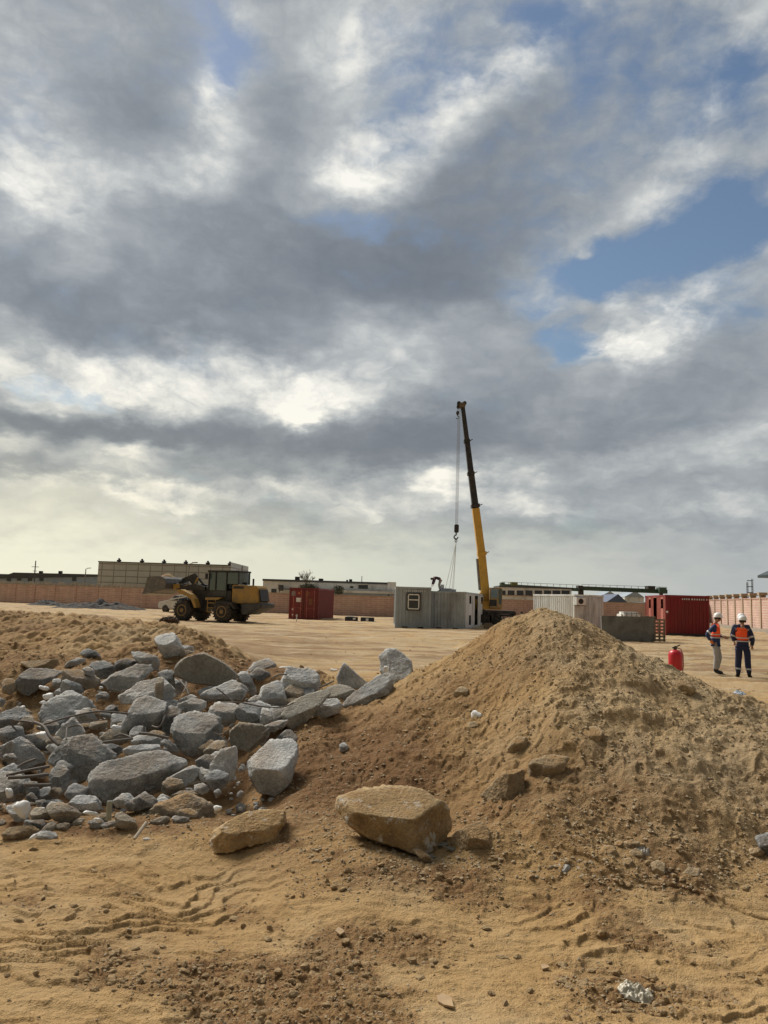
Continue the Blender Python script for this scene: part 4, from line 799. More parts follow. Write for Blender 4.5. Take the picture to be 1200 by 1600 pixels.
TAN = mat('sand_colour_wall', (.42, .32, .22), .85, 0, .15, .5)

def masonry(name, a, b, mortar, sx, sz, rowoff=.5, mort=.06, var=.3, grime=(.3, .26, .2)):
    m = bpy.data.materials.new(name); m.use_nodes = True; t = NT(m.node_tree); B = t.n['Principled BSDF']
    co = t.new('ShaderNodeTexCoord').outputs['Object']; x, y, z = t.sep(co)[0:3]
    br = t.new('ShaderNodeTexBrick', offset=rowoff); t.put(br.inputs['Vector'], t.comb(t.m('ADD', x, y), z, 0.0))
    br.inputs['Color1'].default_value = (*a, 1); br.inputs['Color2'].default_value = (*b, 1); br.inputs['Mortar'].default_value = (*mortar, 1)
    br.inputs['Scale'].default_value = 1; br.inputs['Mortar Size'].default_value = mort*sz; br.inputs['Brick Width'].default_value = sx; br.inputs['Row Height'].default_value = sz
    br.inputs['Mortar Smooth'].default_value = .3
    c = t.mix(1, br.outputs[0], t.ramp(t.noise(co, .8, 6, .65), [(.3, 1-var), (.7, 1+var*.6)]), 'MULTIPLY')
    c = t.mix(t.map(t.noise(co, .35, 5, .6), .52, .72, 0, .6), c, grime)
    t.l.new(c, B.inputs['Base Color']); B.inputs['Roughness'].default_value = .9; MATS[name] = m; return m
BRICK = masonry('pink_block_wall', (.56, .35, .285), (.46, .285, .235), (.60, .49, .42), .78, .21, .5, .14, .2, (.52, .41, .33))
PANELS = masonry('ribbed_panels', (.47, .48, .46), (.44, .45, .43), (.24, .24, .21), 2.35, 1.2, 0, .09, .1, (.38, .38, .35))
PANELB = masonry('bluish_panels', (.52, .56, .57), (.48, .52, .54), (.27, .28, .28), 1.5, 1.2, 0, .09, .1, (.40, .43, .44))

# ------------------------------------------------------------------ perimeter walls
def brick_wall(pts, label, cat='wall', step=3.7, crown=None, pil=.32, caps=False):
    """pts: [(x, y, height)...]; block wall with pillars and coping; parts: wall_panel, pillar, coping"""
    o = pts[0]; T = thing('brick_wall', (o[0], o[1], 0), 0, label, cat)
    wl, cp_, cr_ = MB(), MB(), MB(); pillars = []
    for (x0, y0, h0), (x1, y1, h1) in zip(pts, pts[1:]):
        a = Vector((x0-o[0], y0-o[1], 0)); b = Vector((x1-o[0], y1-o[1], 0)); L = (b-a).length; d = (b-a)/L; n = Vector((-d.y, d.x, 0))*.14
        z0 = -.6
        wl.hexa([a-n+Vector((0, 0, z0)), b-n+Vector((0, 0, z0)), b+n+Vector((0, 0, z0)), a+n+Vector((0, 0, z0)),
                 a-n+Vector((0, 0, h0)), b-n+Vector((0, 0, h1)), b+n+Vector((0, 0, h1)), a+n+Vector((0, 0, h0))])
        n2 = n*1.35
        cp_.hexa([a-n2+Vector((0, 0, h0+.003)), b-n2+Vector((0, 0, h1+.003)), b+n2+Vector((0, 0, h1+.003)), a+n2+Vector((0, 0, h0+.003)),
                  a-n2+Vector((0, 0, h0+.09)), b-n2+Vector((0, 0, h1+.09)), b+n2+Vector((0, 0, h1+.09)), a+n2+Vector((0, 0, h0+.09))])
        k = int(L/step)
        for i in range(k+1):
            p = a+d*L*i/max(k, 1); h = h0+(h1-h0)*i/max(k, 1); ang = math.atan2(d.y, d.x); pillars.append((p, h, ang))
        if crown:
            q = 0; rs_ = random.Random(3)
            while q < L-.4:
                w_ = rs_.uniform(.35, .75); p = a+d*(q+w_/2); h = h0+(h1-h0)*q/L; hh = rs_.uniform(.22, .42)
                cr_.box(p+Vector((0, 0, h+.095+hh/2)), (w_, .26, hh), math.atan2(d.y, d.x)); q += w_+rs_.uniform(.1, .5)
    wl.build('wall_panel', BRICK, T); cp_.build('coping', TAN if not caps else BRICK, T)
    if crown: cr_.build('coping_blocks', mat('grey_block', (.36, .33, .28), .9, 0, .2, .6), T)
    base = None
    for p, h, ang in pillars:
        if base is None or abs(h-base[1]) > .02:
            m_ = MB(); m_.box((0, 0, (h+(.3 if caps else .12)-.5)/2), (pil, pil+.08, h+(.3 if caps else .12)+.5))
            if caps: m_.box((0, 0, h+.3+.11), (pil*1.9, pil*1.9, .22))
            ob = m_.build('pillar', BRICK if not caps else TAN, T); base = (ob.data, h)
        else: ob = link(bpy.data.objects.new('pillar', base[0]), T)
        ob.location = p; ob.rotation_euler = (0, 0, ang)
W0 = [(-54, 104, 2.35), (-26.5, 87, 2.2)]
brick_wall(W0, 'long pinkish block wall with jagged grey blocks on top, far left behind the dark heap', crown=True)
brick_wall([(-26.45, 86.9, 2.15), (1.3, 80, 2.05), (36, 85, 2.2)], 'long pinkish brick yard wall running behind the containers', pil=.3, step=7)
RW = [(36.3, 85.2), (31.6, 64), (27.4, 45), (24, 30)]
brick_wall([(x, y, 2.75) for x, y in RW], 'tall pinkish wall with block capped pillars at the right edge behind the workers', caps=True, step=3.1, pil=.36)
# low concrete footing strip of the right wall
mb = MB()
for (x0, y0), (x1, y1) in zip(RW, RW[1:]): mb.bar((x0-.45, y0, .1), (x1-.45, y1, .1), .25, .4)
tag(mb.build('wall_footing', mat('footing', (.3, .27, .22), .9, 0, .2, 1)), 'low grey footing kerb along the bottom of the right wall', 'kerb')

def heap_small(name, cx, cy, rx, ry, h, m, label, cat, seed=0, n=70, rz=0, f=1.0):
    a, b = np.meshgrid(np.linspace(-1.1, 1.1, n), np.linspace(-1.1, 1.1, n), indexing='ij')
    x = a*rx; y = b*ry; r = np.hypot(a, b); q = fbm2(x*f+seed*9, y*f, 1.2, 4, .6, seed+200)
    z = h*np.clip(1-r**1.3, -.12, 1)*(1+.7*q)+.10*h*fbm2(x*f, y*f, 5, 3, .6, seed+210)
    i = (np.arange(n-1)[:, None]*n+np.arange(n-1)[None, :]); F = np.stack([i, i+n, i+n+1, i+1], -1).reshape(-1, 4)
    o = npmesh(name, np.stack([x, y, z], -1).reshape(-1, 3), F, m, loc=(cx, cy, hz(cx, cy))); o.rotation_euler.z = rz; return tag(o, label, cat)
GRAV = rock_material('dark_gravel', (.035, .036, .04), (.06, .06, .062), (.10, .10, .10), sand_amt=.05)
p = gp(160, 955); heap_small('gravel_heap', at(155, 955, 78).x, 78, 4.6, 2.2, .75, GRAV, 'long dark grey gravel heap at the foot of the left block wall', 'gravel heap', 1)
heap_small('gravel_heap', at(75, 945, 88).x, 88, 2.4, 1.5, .65, GRAV, 'small dark gravel heap left of the long one by the wall', 'gravel heap', 2)
heap_small('gravel_heap', at(822, 975, 72).x, 72, 2.6, 1.5, .55, GRAV, 'dark gravel heap behind the crane truck rear end', 'gravel heap', 3)
heap_small('soil_heap', at(748, 990, 30).x, 30, 1.1, .9, .30, SOIL, 'small mound of brown soil in the yard left of the heap top', 'soil heap', 4)

# ------------------------------------------------------------------ buildings
def px_box(T, name, m, x0, x1, pt, Y, dep, z0=-1, org=None, pb=None):
    """box whose front face spans photo columns x0..x1 with its top at row pt"""
    a = at(x0, pt, Y); b = at(x1, pt, Y); zt = (a.z+b.z)/2 if not isinstance(pt, tuple) else 0
    if pb is not None: z0 = at((x0+x1)/2, pb, Y).z
    zt = at((x0+x1)/2, pt, Y).z
    return MB().box(((a.x+b.x)/2-org[0], Y+dep/2-org[1], (zt+z0)/2), (b.x-a.x, dep, zt-z0)).build(name, m, T)
def roots(px, Y): return (at(px, 930, Y).x, Y)
# big panel hall
Y = 150; org = roots(270, Y); T = thing('panel_hall', (*org, 0), 0, 'large windowless hall of ribbed grey panels with small roof vents, upper left', 'building')
px_box(T, 'panel_wall', PANELS, 154, 361, 880.5, Y, 19, org=org)
e_ = at(361, 880.5, Y); MB().box((e_.x-org[0]+.06, 9.4, (at(361, 878.6, Y).z-1)/2), (.12, 19.3, at(361, 878.6, Y).z+1)).build('side_wall', PANELB, T)
px_box(T, 'roof_edge', ROOFD, 153, 361, 879.6, Y-.15, 19, org=org, pb=881)
MB().box((e_.x-org[0]+.2, 11, e_.z/2), (.15, .3, e_.z)).build('downpipe', ROOFD, T)
for i, vx in enumerate((186, 222, 256.5, 290.5, 325, 359.5)):
    c = at(vx, 876.5, Y+1); c.z = at(vx, 879.5+(-.3), Y+1).z
    m_ = MB().lathe((0, 0, 0), [(.30, -.4), (.30, .25), (.44, .3), (.44, .55), (.25, .62), (.16, .9)], n=10)
    v = m_.build('roof_vent', BLACK, T); v.location = (c.x-org[0], c.y-org[1], at(vx, 879+(vx-186)*.03, Y).z)
for i, vx in enumerate((234, 356)):
    c = at(vx, 900, Y-.5); MB().tube([(c.x-org[0], -.4, 0), (c.x-org[0], -.4, c.z)], .09, 6).build('conduit', ROOFD, T)
# low blue grey hall at the far left
Y = 175; org = roots(70, Y); T = thing('low_hall', (*org, 0), 0, 'low blue grey hall with a dark roof at the far left', 'building')
px_box(T, 'wall', BLUEW, -60, 155, 898, Y, 20, org=org)
a = at(22, 894.5, Y); b = at(154, 897.5, Y); c_ = at(-60, 899, Y)
MB().prism([(c_.x-org[0]-.3, c_.z-.9), (b.x-org[0]+.3, b.z-.5), (b.x-org[0]+.3, b.z), (a.x-org[0], a.z), (at(12, 899, Y).x-org[0], at(12, 898, Y).z), (c_.x-org[0]-.3, c_.z)], -.3, 20.3).build('roof', ROOFD, T)
for vx in (14, 30, 47, 65, 116):
    q = at(vx, 904, Y); MB().box((q.x-org[0], -.05, q.z), (.9, .12, 1.15)).build('window', WINM, T)
for vx in (55, 86): q = at(vx, 893.5, Y); MB().box((q.x-org[0], 3, q.z), (.7, .7, .6)).build('roof_box', BLACK, T)
# centre factory
Y = 112; org = roots(510, Y); T = thing('factory', (*org, 0), 0, 'low off white factory building with roof boxes behind the dark red container', 'building')
px_box(T, 'wall', PLAST, 411, 617, 910, Y, 16, org=org)
px_box(T, 'roof_edge', ROOFD, 410, 612, 907.3, Y-.25, 16.5, org=org, pb=910.5)
px_box(T, 'lower_roof', PLAST, 470, 617.5, 922.3, Y-2.2, 2.1, org=org, pb=926.2)
px_box(T, 'lower_wall', BLUEW, 470, 617, 926.5, Y-1.9, 1.8, org=org)
px_box(T, 'stair_block', PLAST, 605.5, 619, 909.5, Y-.6, 8, org=org)
for x0, x1, y0, y1 in ((461, 467.5, 901, 907.5), (498, 504.5, 904, 908.5), (541, 543.5, 906, 910), (545.5, 550, 905, 910)):
    px_box(T, 'roof_box', BLACK, x0, x1, y0, Y+1, 1.2, org=org, pb=y1)
for x0, x1, y0, y1 in ((424, 432, 920, 926), (436, 443, 914, 923), (547, 552, 916, 919), (560, 575, 914, 920), (606.5, 608.5, 927.5, 931)):
    px_box(T, 'window', WINM, x0, x1, y0, Y-.05 if y0 < 926 else Y-2, .12, org=org, pb=y1)
px_box(T, 'awning', ROOFD, 438, 452, 919.6, Y-1.4, 1.3, org=org, pb=921)
# right workshop with a row of windows
Y = 104; org = roots(840, Y); T = thing('workshop', (*org, 0), 0, 'grey workshop with a strip of dark windows behind the white container', 'building')
px_box(T, 'wall', PLAST, 781, 893, 917.6, Y, 5, org=org)
px_box(T, 'roof_edge', ROOFD, 780, 893.5, 916.6, Y-.2, 5.3, org=org, pb=919)
for x0, x1 in ((781.5, 790), (793.5, 804), (807.5, 818), (821, 832), (835.5, 847), (850, 861), (863.5, 875.5), (877.5, 890)):
    px_box(T, 'window', WINM, x0, x1, 922.7, Y-.05, .14, org=org, pb=930.5)
px_box(T, 'window_ledge', TAN, 781, 893, 931, Y-.2, .18, org=org, pb=932.4)
# distant sheds on the right
for lab, x0, x1, pt, Y, m in (('distant grey shed with a low gable between gantry and blue roofed hut', 935, 968, 927.5, 190, PLAST), ('distant pale grey shed right of the blue roofed hut', 976, 1006, 927, 200, PLAST), ('low sand coloured outbuilding beside the left red doorframe container', 978, 1012, 937.5, 96, TAN), ('far brownish block building left of the upper red container', 990, 1040, 933, 110, TAN)):
    org = roots((x0+x1)/2, Y); T = thing('shed', (*org, 0), 0, lab, 'shed'); a = at(x0, pt, Y); b = at(x1, pt, Y); w_ = (b.x-a.x)/2; zt = at((x0+x1)/2, pt, Y).z
    MB().box((0, 4, (zt-1)/2-.5), (w_*2, 8, zt)).build('wall', m, T)
    MB().prism([(-w_*1.05, zt-1), (w_*1.05, zt-1), (w_*.1, zt+.6 if Y > 150 else zt-.7)], -.2, 8.2).build('roof', ROOFD if Y < 150 else BLUEW, T)
Y = 92; org = roots(963.5, Y); T = thing('hut', (*org, 0), 0, 'small hut with a steep dark blue gable roof over the right part of the wall', 'hut')
a = at(949, 941, Y); b = at(979, 941, Y); w_ = (b.x-a.x)/2
MB().box((0, 3, a.z/2-.3), (w_*2*.92, 6, a.z+.8)).build('wall', BLUEW, T)
ap = at(964, 928.3, Y).z; ea = at(964, 941, Y).z
MB().prism([(-w_*1.25, ea-.1), (w_*1.15, ea-.1), (.1, ap)], -.3, 6.3).build('roof', BLUER, T)
# overhead gantry crane on the right
Y = 118; org = roots(910, Y); T = thing('gantry_crane', (*org, 0), 0, 'long dark green overhead gantry girder above the workshop roof', 'gantry crane')
def bar_px(name, m, x0, y0, x1, y1, th, dep, YY=Y):
    a, b = at(x0, y0, YY), at(x1, y1, YY); return MB().bar((a.x-org[0], dep, a.z), (b.x-org[0], dep, b.z), .8, th).build(name, m, T)
bar_px('girder', TEAL, 781, 914.5, 905, 921.5, .48, 0); bar_px('girder', TEAL, 909, 919.0, 1043, 924.5, .62, .4)
for x0, y0, x1, y1 in ((784, 909.3, 904, 914.2), (908, 913.2, 1040, 917.5)):
    bar = MB(); a, b = at(x0, y0, Y), at(x1, y1, Y); a = Vector((a.x-org[0], -.4, a.z)); b = Vector((b.x-org[0], -.4, b.z)); bar.bar(a, b, .05)
    for k in range(13):
        p = a.lerp(b, k/12); bar.bar(p, p-Vector((0, 0, .55)), .05)
    bar.build('railing', BLACK, T)
for x0, x1, y0, y1, m in ((799, 809, 909.5, 914.5, mat('mustard', (.12, .12, .03), .7)), (1013, 1024, 915.5, 921, BLACK), (1031, 1041, 918, 926, TEAL), (783, 789, 910, 915, TEAL), (904, 911, 915, 921, BLACK)):
    px_box(T, 'trolley', m, x0, x1, y0, Y-.9, 1.6, org=org, pb=y1)
px_box(T, 'support_leg', BLACK, 904.5, 912, 920, Y+.3, .6, z0=-.5, org=org); px_box(T, 'support_leg', BLACK, 1032, 1036, 925, Y+.3, .6, z0=-.5, org=org)
# eave of a roof cutting in at the right edge
ze = at(1190, 903, 79).z; T = thing('roof_corner', (38.6, 70, 0), 0, 'dark teal eave cut by the right edge of the photo above the wall', 'building')
MB().prism([(0, ze), (0, ze+.25), (5.5, ze+2.8), (11, ze+.25), (11, ze)], 0, 9.1).build('roof', mat('teal_roof', (.03, .05, .055), .5), T)
MB().box((5.7, 4.6, ze/2-.3), (9.4, 7.6, ze+.58)).build('wall', PLAST, T)
# lattice mast
Y = 130; q = at(1172, 930, Y); T = thing('lattice_mast', (q.x, Y, 0), 0, 'thin steel lattice mast rising above the right wall', 'mast')
h = at(1172, 904.5, Y).z; mb = MB()
for s in (-.42, .42):
    for e in (-.2, .2): mb.bar((s+e, e, -.5), (s+e, e, h-(0 if s > 0 else .6)), .07)
    for k in range(26):
        z = k*h/26
        if z < h-.7: mb.bar((s-.2, -.2, z), (s+.2, .2, z+h/26), .05)
mb.build('lattice', BLACK, T)
for k in range(5): MB().bar((-.45, 0, h-.3-k*1.0), (.45, 0, h-.3-k*1.0), .12).build('crossbar', BLACK, T)
# poles
def pole(px, ptop, pb, Y, label, kind, r=.07, lean=0):
    q = at(px, pb, Y); zt = at(px, ptop, Y).z; T = thing('utility_pole' if kind != 'lamp' else 'street_lamp', (q.x, Y, 0), 0, label, 'pole' if kind != 'lamp' else 'street lamp')
    MB().tube([(0, 0, -.5), (lean, 0, zt)], [r*1.5, r], 8).build('pole', STEEL if kind == 'lamp' else ROOFD, T)
    if kind == 'lamp': MB().bar((lean, 0, zt), (lean+.5, -.2, zt+.15), .07).bar((lean+.4, -.2, zt+.16), (lean+1.1, -.4, zt+.2), .2, .12).build('lamp_head', STEEL, T)
    else: MB().bar((lean-.7, 0, zt-1.2), (lean+.7, 0, zt-1.2), .1).bar((lean-.4, 0, zt-2), (lean+.4, 0, zt-2), .1).build('crossarm', ROOFD, T)
pole(53, 876, 912, 150, 'dark utility pole in front of the low hall at the far left', 'pole', .1)
pole(132.5, 889, 912, 150, 'thin street lamp left of the big panel hall', 'lamp', .09)
pole(290, 881, 925, 100, 'pale leaning pole standing in front of the big panel hall', 'lamp', .07, .3)
pole(565, 900, 915, 125, 'thin mast behind the centre factory roof', 'pole', .05)

# ------------------------------------------------------------------ bare tree and shrubs
BARK = mat('bark', (.13, .11, .085), .9)
def twig_tree(name, px, ptop, pb, Y, label, cat, seed, spread=.5, n0=5, thick=.11):
    rs_ = random.Random(seed); q = at(px, pb, Y); H_ = at(px, ptop, Y).z-q.z; T = thing(name, (q.x, Y, q.z), 0, label, cat); tr, br = MB(), MB()
    def grow(p, d, L, r, lv):
        pts = [p]; rr = [r]; dd = d.copy()
        for k in range(3):
            dd = (dd+Vector((rs_.uniform(-.18, .18), rs_.uniform(-.18, .18), rs_.uniform(-.02, .12)))).normalized(); pts.append(pts[-1]+dd*L/3); rr.append(r*(1-.18*(k+1)))
        (tr if lv == 0 else br).tube(pts, rr, 5 if lv < 2 else 3, cap=False)
        if lv < 4:
            for k in range(n0 if lv == 0 else rs_.randint(3, 4)):
                t_ = pts[rs_.randint(1, 3)] if lv else pts[rs_.randint(2, 3)]; a = rs_.uniform(0, 6.28); e = rs_.uniform(.45, .95)*spread*1.6
                nd = (dd+Vector((math.cos(a)*e, math.sin(a)*e, rs_.uniform(-.1, .25)))).normalized(); grow(t_, nd, L*rs_.uniform(.55, .78), max(r*.5, .014), lv+1)
    grow(Vector((0, 0, 0)), Vector((0, 0, 1)), H_*.36, thick, 0)
    tr.build('trunk', BARK, T); br.build('crown', BARK, T); return T
twig_tree('bare_tree', 481, 886, 925, 96, 'leafless round crowned tree above the dark red container', 'tree', 4, .62, 6, .12)
twig_tree('bare_tree', 436, 912, 930, 96, 'small bare tree in front of the factory left end', 'tree', 8, .6, 5, .07)
def leafy(name, px, ptop, pb, Y, rx, label, cat, col, seed, n=2600, leaf=.10):
    rs_ = np.random.RandomState(seed); q = at(px, pb, Y); h = at(px, ptop, Y).z-q.z; T = thing(name, (q.x, Y, q.z), 0, label, cat)
    d = rs_.normal(size=(n, 3)); d /= np.linalg.norm(d, axis=1)[:, None]; rad = rs_.rand(n)**.4*(1+.35*fbm3(d*2, 1.3, 3, .6, seed))
    c = d*rad[:, None]*np.array((rx, rx*.8, h*.5))+np.array((0, 0, h*.5)); c[:, 2] = np.maximum(c[:, 2], .02)
    a = rs_.normal(size=(n, 3)); b = rs_.normal(size=(n, 3)); a /= np.linalg.norm(a, axis=1)[:, None]; b -= a*(a*b).sum(1)[:, None]; b /= np.linalg.norm(b, axis=1)[:, None]
    s = leaf*rs_.uniform(.5, 1.2, n)[:, None]; V = np.stack([c-a*s, c+b*s*.45, c+a*s, c-b*s*.45], 1).reshape(-1, 3)
    npmesh('foliage', V, np.arange(4*n).reshape(-1, 4), mat(name+'_leaf', col, .8, 0, .35, 3), T, smooth=False)
    mb = MB()
    for k in range(7):
        e = rs_.uniform(-.6, .6, 2)*rx; mb.tube([(e[0]*.1, e[1]*.1, -.1), (e[0]*.5, e[1]*.5, h*.35), (e[0], e[1], h*.7)], [.03, .02, .01], 4)
    mb.build('stem', BARK, T); return T
leafy('shrub', 482, 911, 930, 94, 1.25, 'dark green dome shaped shrub behind the dark red container', 'shrub', (.06, .07, .04), 3)
leafy('shrub', 528, 914, 930, 97, .8, 'small thin shrub by the factory wall right of the dark red container', 'shrub', (.09, .09, .06), 5, 900)
leafy('dry_bush', 264, 963, 979, 22, .28, 'dry brown tumbleweed bush on the sand bank near the loader front wheel', 'bush', (.13, .085, .055), 6, 2400, .035)
leafy('dry_bush', 45, 966, 975, 26, .30, 'tangle of dry twigs on the far left of the sand bank', 'bush', (.12, .09, .065), 9, 900, .04)
for i_, (x_, r_, l_) in enumerate(((640, .8, 'hazy far treetop'), (1070, .9, ''))): pass

# ------------------------------------------------------------------ shipping containers
def wave(mb, a, b, z0, z1, nrm, pitch=.29, dep=.05):
    """corrugated sheet from a to b"""
    a, b, nrm = Vector(a), Vector(b), Vector(nrm); L = (b-a).length; d = (b-a)/L; n = max(1, round(L/pitch)); q = L/n; P = []
    for i in range(n):
        for f, o_ in ((0, 0), (.25, 0), (.4, -1), (.85, -1)): P.append(a+d*(i+f)*q+nrm*o_*dep)
    P.append(b)
    for p, r_ in zip(P, P[1:]): mb.quad([p+Vector((0, 0, z0)), r_+Vector((0, 0, z0)), r_+Vector((0, 0, z1)), p+Vector((0, 0, z1))])
def container(name, loc, rz, W, L, H_, m, fm, label, cat='container', front='wave', holes_r=(), holes_l=(), mr=None, ml=None, frontm=None):
    T = thing(name, loc, rz, label, cat); f = MB(); e = .12
    for x in (e/2, W-e/2):
        for y in (e/2, L-e/2): f.box((x, y, H_/2), (e, e, H_))
    for z in (.09, H_-.06):
        for y in (e/2, L-e/2): f.box((W/2, y, z), (W-2*e, e*.9, .14 if z < 1 else .12))
        for x in (e/2, W-e/2): f.box((x, L/2, z), (e*.9, L-2*e, .14 if z < 1 else .12))
    f.build('frame', fm, T, bevel=.01)
    c = MB()
    for x in (.08, W-.08):
        for y in (.085, L-.085):
            for z in (.06, H_-.06): c.box((x, y, z), (.19, .19, .13))
    c.build('corner_casting', fm, T)
    def side(x, sgn, holes, ms):
        s = MB(); cuts = sorted(holes); y = e; xs = x-sgn*.02
        for (y0, y1, zs) in cuts:
            wave(s, (xs, y, 0), (xs, y0, 0), .16, H_-.12, (sgn, 0, 0))
            z = .16
            for z0, z1 in zs:
                if z0 > z+.01: s.quad([(xs, y0, z), (xs, y1, z), (xs, y1, z0), (xs, y0, z0)])
                z = z1
            if z < H_-.13: s.quad([(xs, y0, z), (xs, y1, z), (xs, y1, H_-.12), (xs, y0, H_-.12)])
            y = y1
        wave(s, (xs, y, 0), (xs, L-e, 0), .16, H_-.12, (sgn, 0, 0)); s.build('side_panel', ms, T)
    side(W, 1, holes_r, mr or m); side(0, -1, holes_l, ml or m)
    s = MB(); wave(s, (e, L-.02, 0), (W-e, L-.02, 0), .16, H_-.12, (0, 1, 0)); s.build('end_panel', m, T)
    r = MB(); wave(r, (e, .1, 0), (e, L-.1, 0), 0, 0.001, (0, 0, 1)) if 0 else r.box((W/2, L/2, H_-.05), (W-2*e, L-2*e, .04)); r.build('roof', m, T)
    MB().box((W/2, L/2, .14), (W-2*e-.02, L-2*e-.02, .06)).build('floor', BLACK, T)
    if front == 'wave':
        s = MB(); wave(s, (e, .02, 0), (W-e, .02, 0), .16, H_-.12, (0, -1, 0), .22); s.build('end_panel', frontm or m, T)
        f = MB()
        for x in (.55, W-.75): f.box((x+.1, -.012, .09), (.35, .03, .10))
        f.build('fork_pocket', DARKIN, T)
    if front == 'doors':
        w2 = (W-2*e)/2
        for k in (0, 1):
            x0 = e+k*w2+.01; d = MB(); d.box((x0+w2/2-.01, .05, H_/2), (w2-.025, .04, H_-.28))
            for j in range(5): d.box((x0+w2/2, .024, .35+j*(H_-.5)/5+.12), (w2-.12, .02, (H_-.5)/5-.12))
            D_ = d.build('door', frontm or m, T)
            for xx in (.22, .78):
                b_ = MB(); X = x0+w2*xx; b_.tube([(X, -.015, .16), (X, -.015, H_-.12)], .022, 8)
                for z in (.3, .9, 1.6, H_-.3): b_.box((X, 0, z), (.09, .05, .06))
                b_.bar((X, -.04, .95+.05*xx), (X+(.28 if xx < .5 else -.28), -.04, .98), .025).build('locking_bar', BARP if m in (REDP,) else GREYL, D_)
    return T
def cpos(px, py, Y): q = at(px, py, Y); return (q.x, Y, hz(q.x, Y)-.02)
# dark red container, left
A = container('shipping_container', cpos(450.5, 968, 62.5), R(-8), 2.44, 6.06, 2.59, REDP, REDP, 'dark red container with closed doors and faded bars, left of centre', front='doors')
mb = MB(); mb.box((.34, .012, 2.12), (.32, .012, .36)); mb.build('sticker', mat('grey_sticker', (.25, .24, .24), .6), A)
mb = MB(); mb.box((.80, .010, 1.62), (.44, .012, .34)); mb.box((.34, .010, .86), (.14, .012, .16)); mb.box((.34, .010, .42), (.14, .012, .12)); mb.build('sticker', WHITE, A)
mb = MB(); mb.box((.80, .009, 2.16), (.12, .012, .14)); mb.build('sticker', mat('orange_sticker', (.6, .2, .05), .6), A)
mb = MB(); mb.box((1.52, .010, 2.1), (.30, .012, .34)); mb.box((1.78, .010, 1.5), (.3, .012, .5)); mb.build('rust_patch', mat('rust_patch', (.22, .09, .045), .8, 0, .5, 6), A)
# grey container with window
Bc = container('site_container', cpos(617, 979, 50.6), 0, 2.32, 6.06, 2.72, GREYP, GREYP, 'grey corrugated site container with a small white framed window', 'site container')
wf = MB(); X0, X1, Z0, Z1 = .83, 1.52, 1.30, 2.22
for c_, d_ in ((((X0+X1)/2, -.05, Z0), (X1-X0, .1, .07)), (((X0+X1)/2, -.05, Z1), (X1-X0, .1, .07)), ((X0, -.05, (Z0+Z1)/2), (.07, .1, Z1-Z0-.07)), ((X1, -.05, (Z0+Z1)/2), (.07, .1, Z1-Z0-.07)), (((X0+X1)/2, -.05, Z0+.58), (X1-X0-.07, .1, .07))): wf.box(c_, d_)
Wn = wf.build('window', WHITE, Bc)
MB().box(((X0+X1)/2, -.02, (Z0+Z1)/2), (X1-X0-.07, .05, Z1-Z0-.07)).build('pane', WINM, Wn)
mb = MB()
for c_, d_ in ((((X0+X1)/2, -.03, Z0-.08), (X1-X0+.2, .08, .07)), (((X0+X1)/2, -.03, Z1+.08), (X1-X0+.2, .08, .07)), ((X0-.08, -.03, (Z0+Z1)/2), (.07, .08, Z1-Z0+.1)), ((X1+.08, -.03, (Z0+Z1)/2), (.07, .08, Z1-Z0+.1))): mb.box(c_, d_)
mb.build('window_surround', BLACK, Bc)
mb = MB(); rs_ = random.Random(2); x = .56
for k in range(11):
    w_ = .06+.03*rs_.random(); mb.box((x, -.02, 2.46), (w_, .02, .09)); x += w_+.045+(.06 if k in (3, 9) else 0)
mb.build('number_marks', REFL, Bc)
# worn grey container with openings in its side
def side_t(org, rz, W, px, zz=1.2, left=False):
    """distance along a container side at which it crosses a photo column"""
    o = Vector(org)+Vector((math.cos(rz), math.sin(rz), 0))*(0 if left else W); dr = Vector((-math.sin(rz), math.cos(rz), 0)); best = (1e9, 0)
    for k in range(1300):
        p = o+dr*k*.01+Vector((0, 0, zz)); v = p-Vector((0, 0, CAMZ)); X = 600+FPX*v.dot(_cx)/v.dot(_cf)
        if abs(X-px) < best[0]: best = (abs(X-px), k*.01)
    return best[1]
rz = R(-13.8); c = Vector(cpos(727, 981, 51)); org = c-Vector((math.cos(rz), math.sin(rz), 0))*2.4; org.z = c.z
t_ = [side_t(org, rz, 2.4, x) for x in (733.6, 736.6, 742.2, 747, 751.8, 754.6)]
org_c = org[2]+2.52-.03
Cc = container('site_container', org, rz, 2.4, min(11.6, max(6, side_t(org, rz, 2.4, 757.6))), 2.52, GREYD, GREYD, 'worn dirty grey container with cut out openings in its right side, beside the crane', 'site container',
    holes_r=[(t_[0], t_[1], [(.3, .95), (1.75, 2.3)]), (t_[2], t_[3], [(.2, 2.35)]), (t_[4], t_[5], [(.3, .95), (1.75, 2.3)])], mr=GREYL)
# gear lying on its roof
for nm, px_, py_, d_, mm_, lab, ct in (('steel_post', 691, 921.5, (.22, .22, .45), GREYL, 'short grey post standing on the roof of the worn grey container', 'post'), ('crate', 697, 921.5, (.75, .5, .2), GREYD, 'flat grey crate on the roof of the worn container beside the short post', 'crate'),
        ('crate', 707, 922.5, (.45, .4, .15), GREYD, 'smaller dark crate at the right on the worn container roof', 'crate')):
    q = at(px_, py_, 52.6); m_ = MB(); m_.box((0, 0, d_[2]/2), d_); m_.box((0, 0, d_[2]+.02), (d_[0]*1.12, d_[1]*1.12, .04)); o = m_.build(nm, mm_, bevel=.01); o.location = (q.x, 52.6, org[2]+2.52-.02); tag(o, lab, ct)
tag(MB().box((0, 0, .16), (.62, .5, .32)).box((0, 0, .34), (.5, .4, .05)).build('timber_block', WOOD, bevel=.02, loc=(at(763, 975, 55).x, 55, -.05)), 'brown timber block lying at the far corner of the worn grey container', 'timber block')
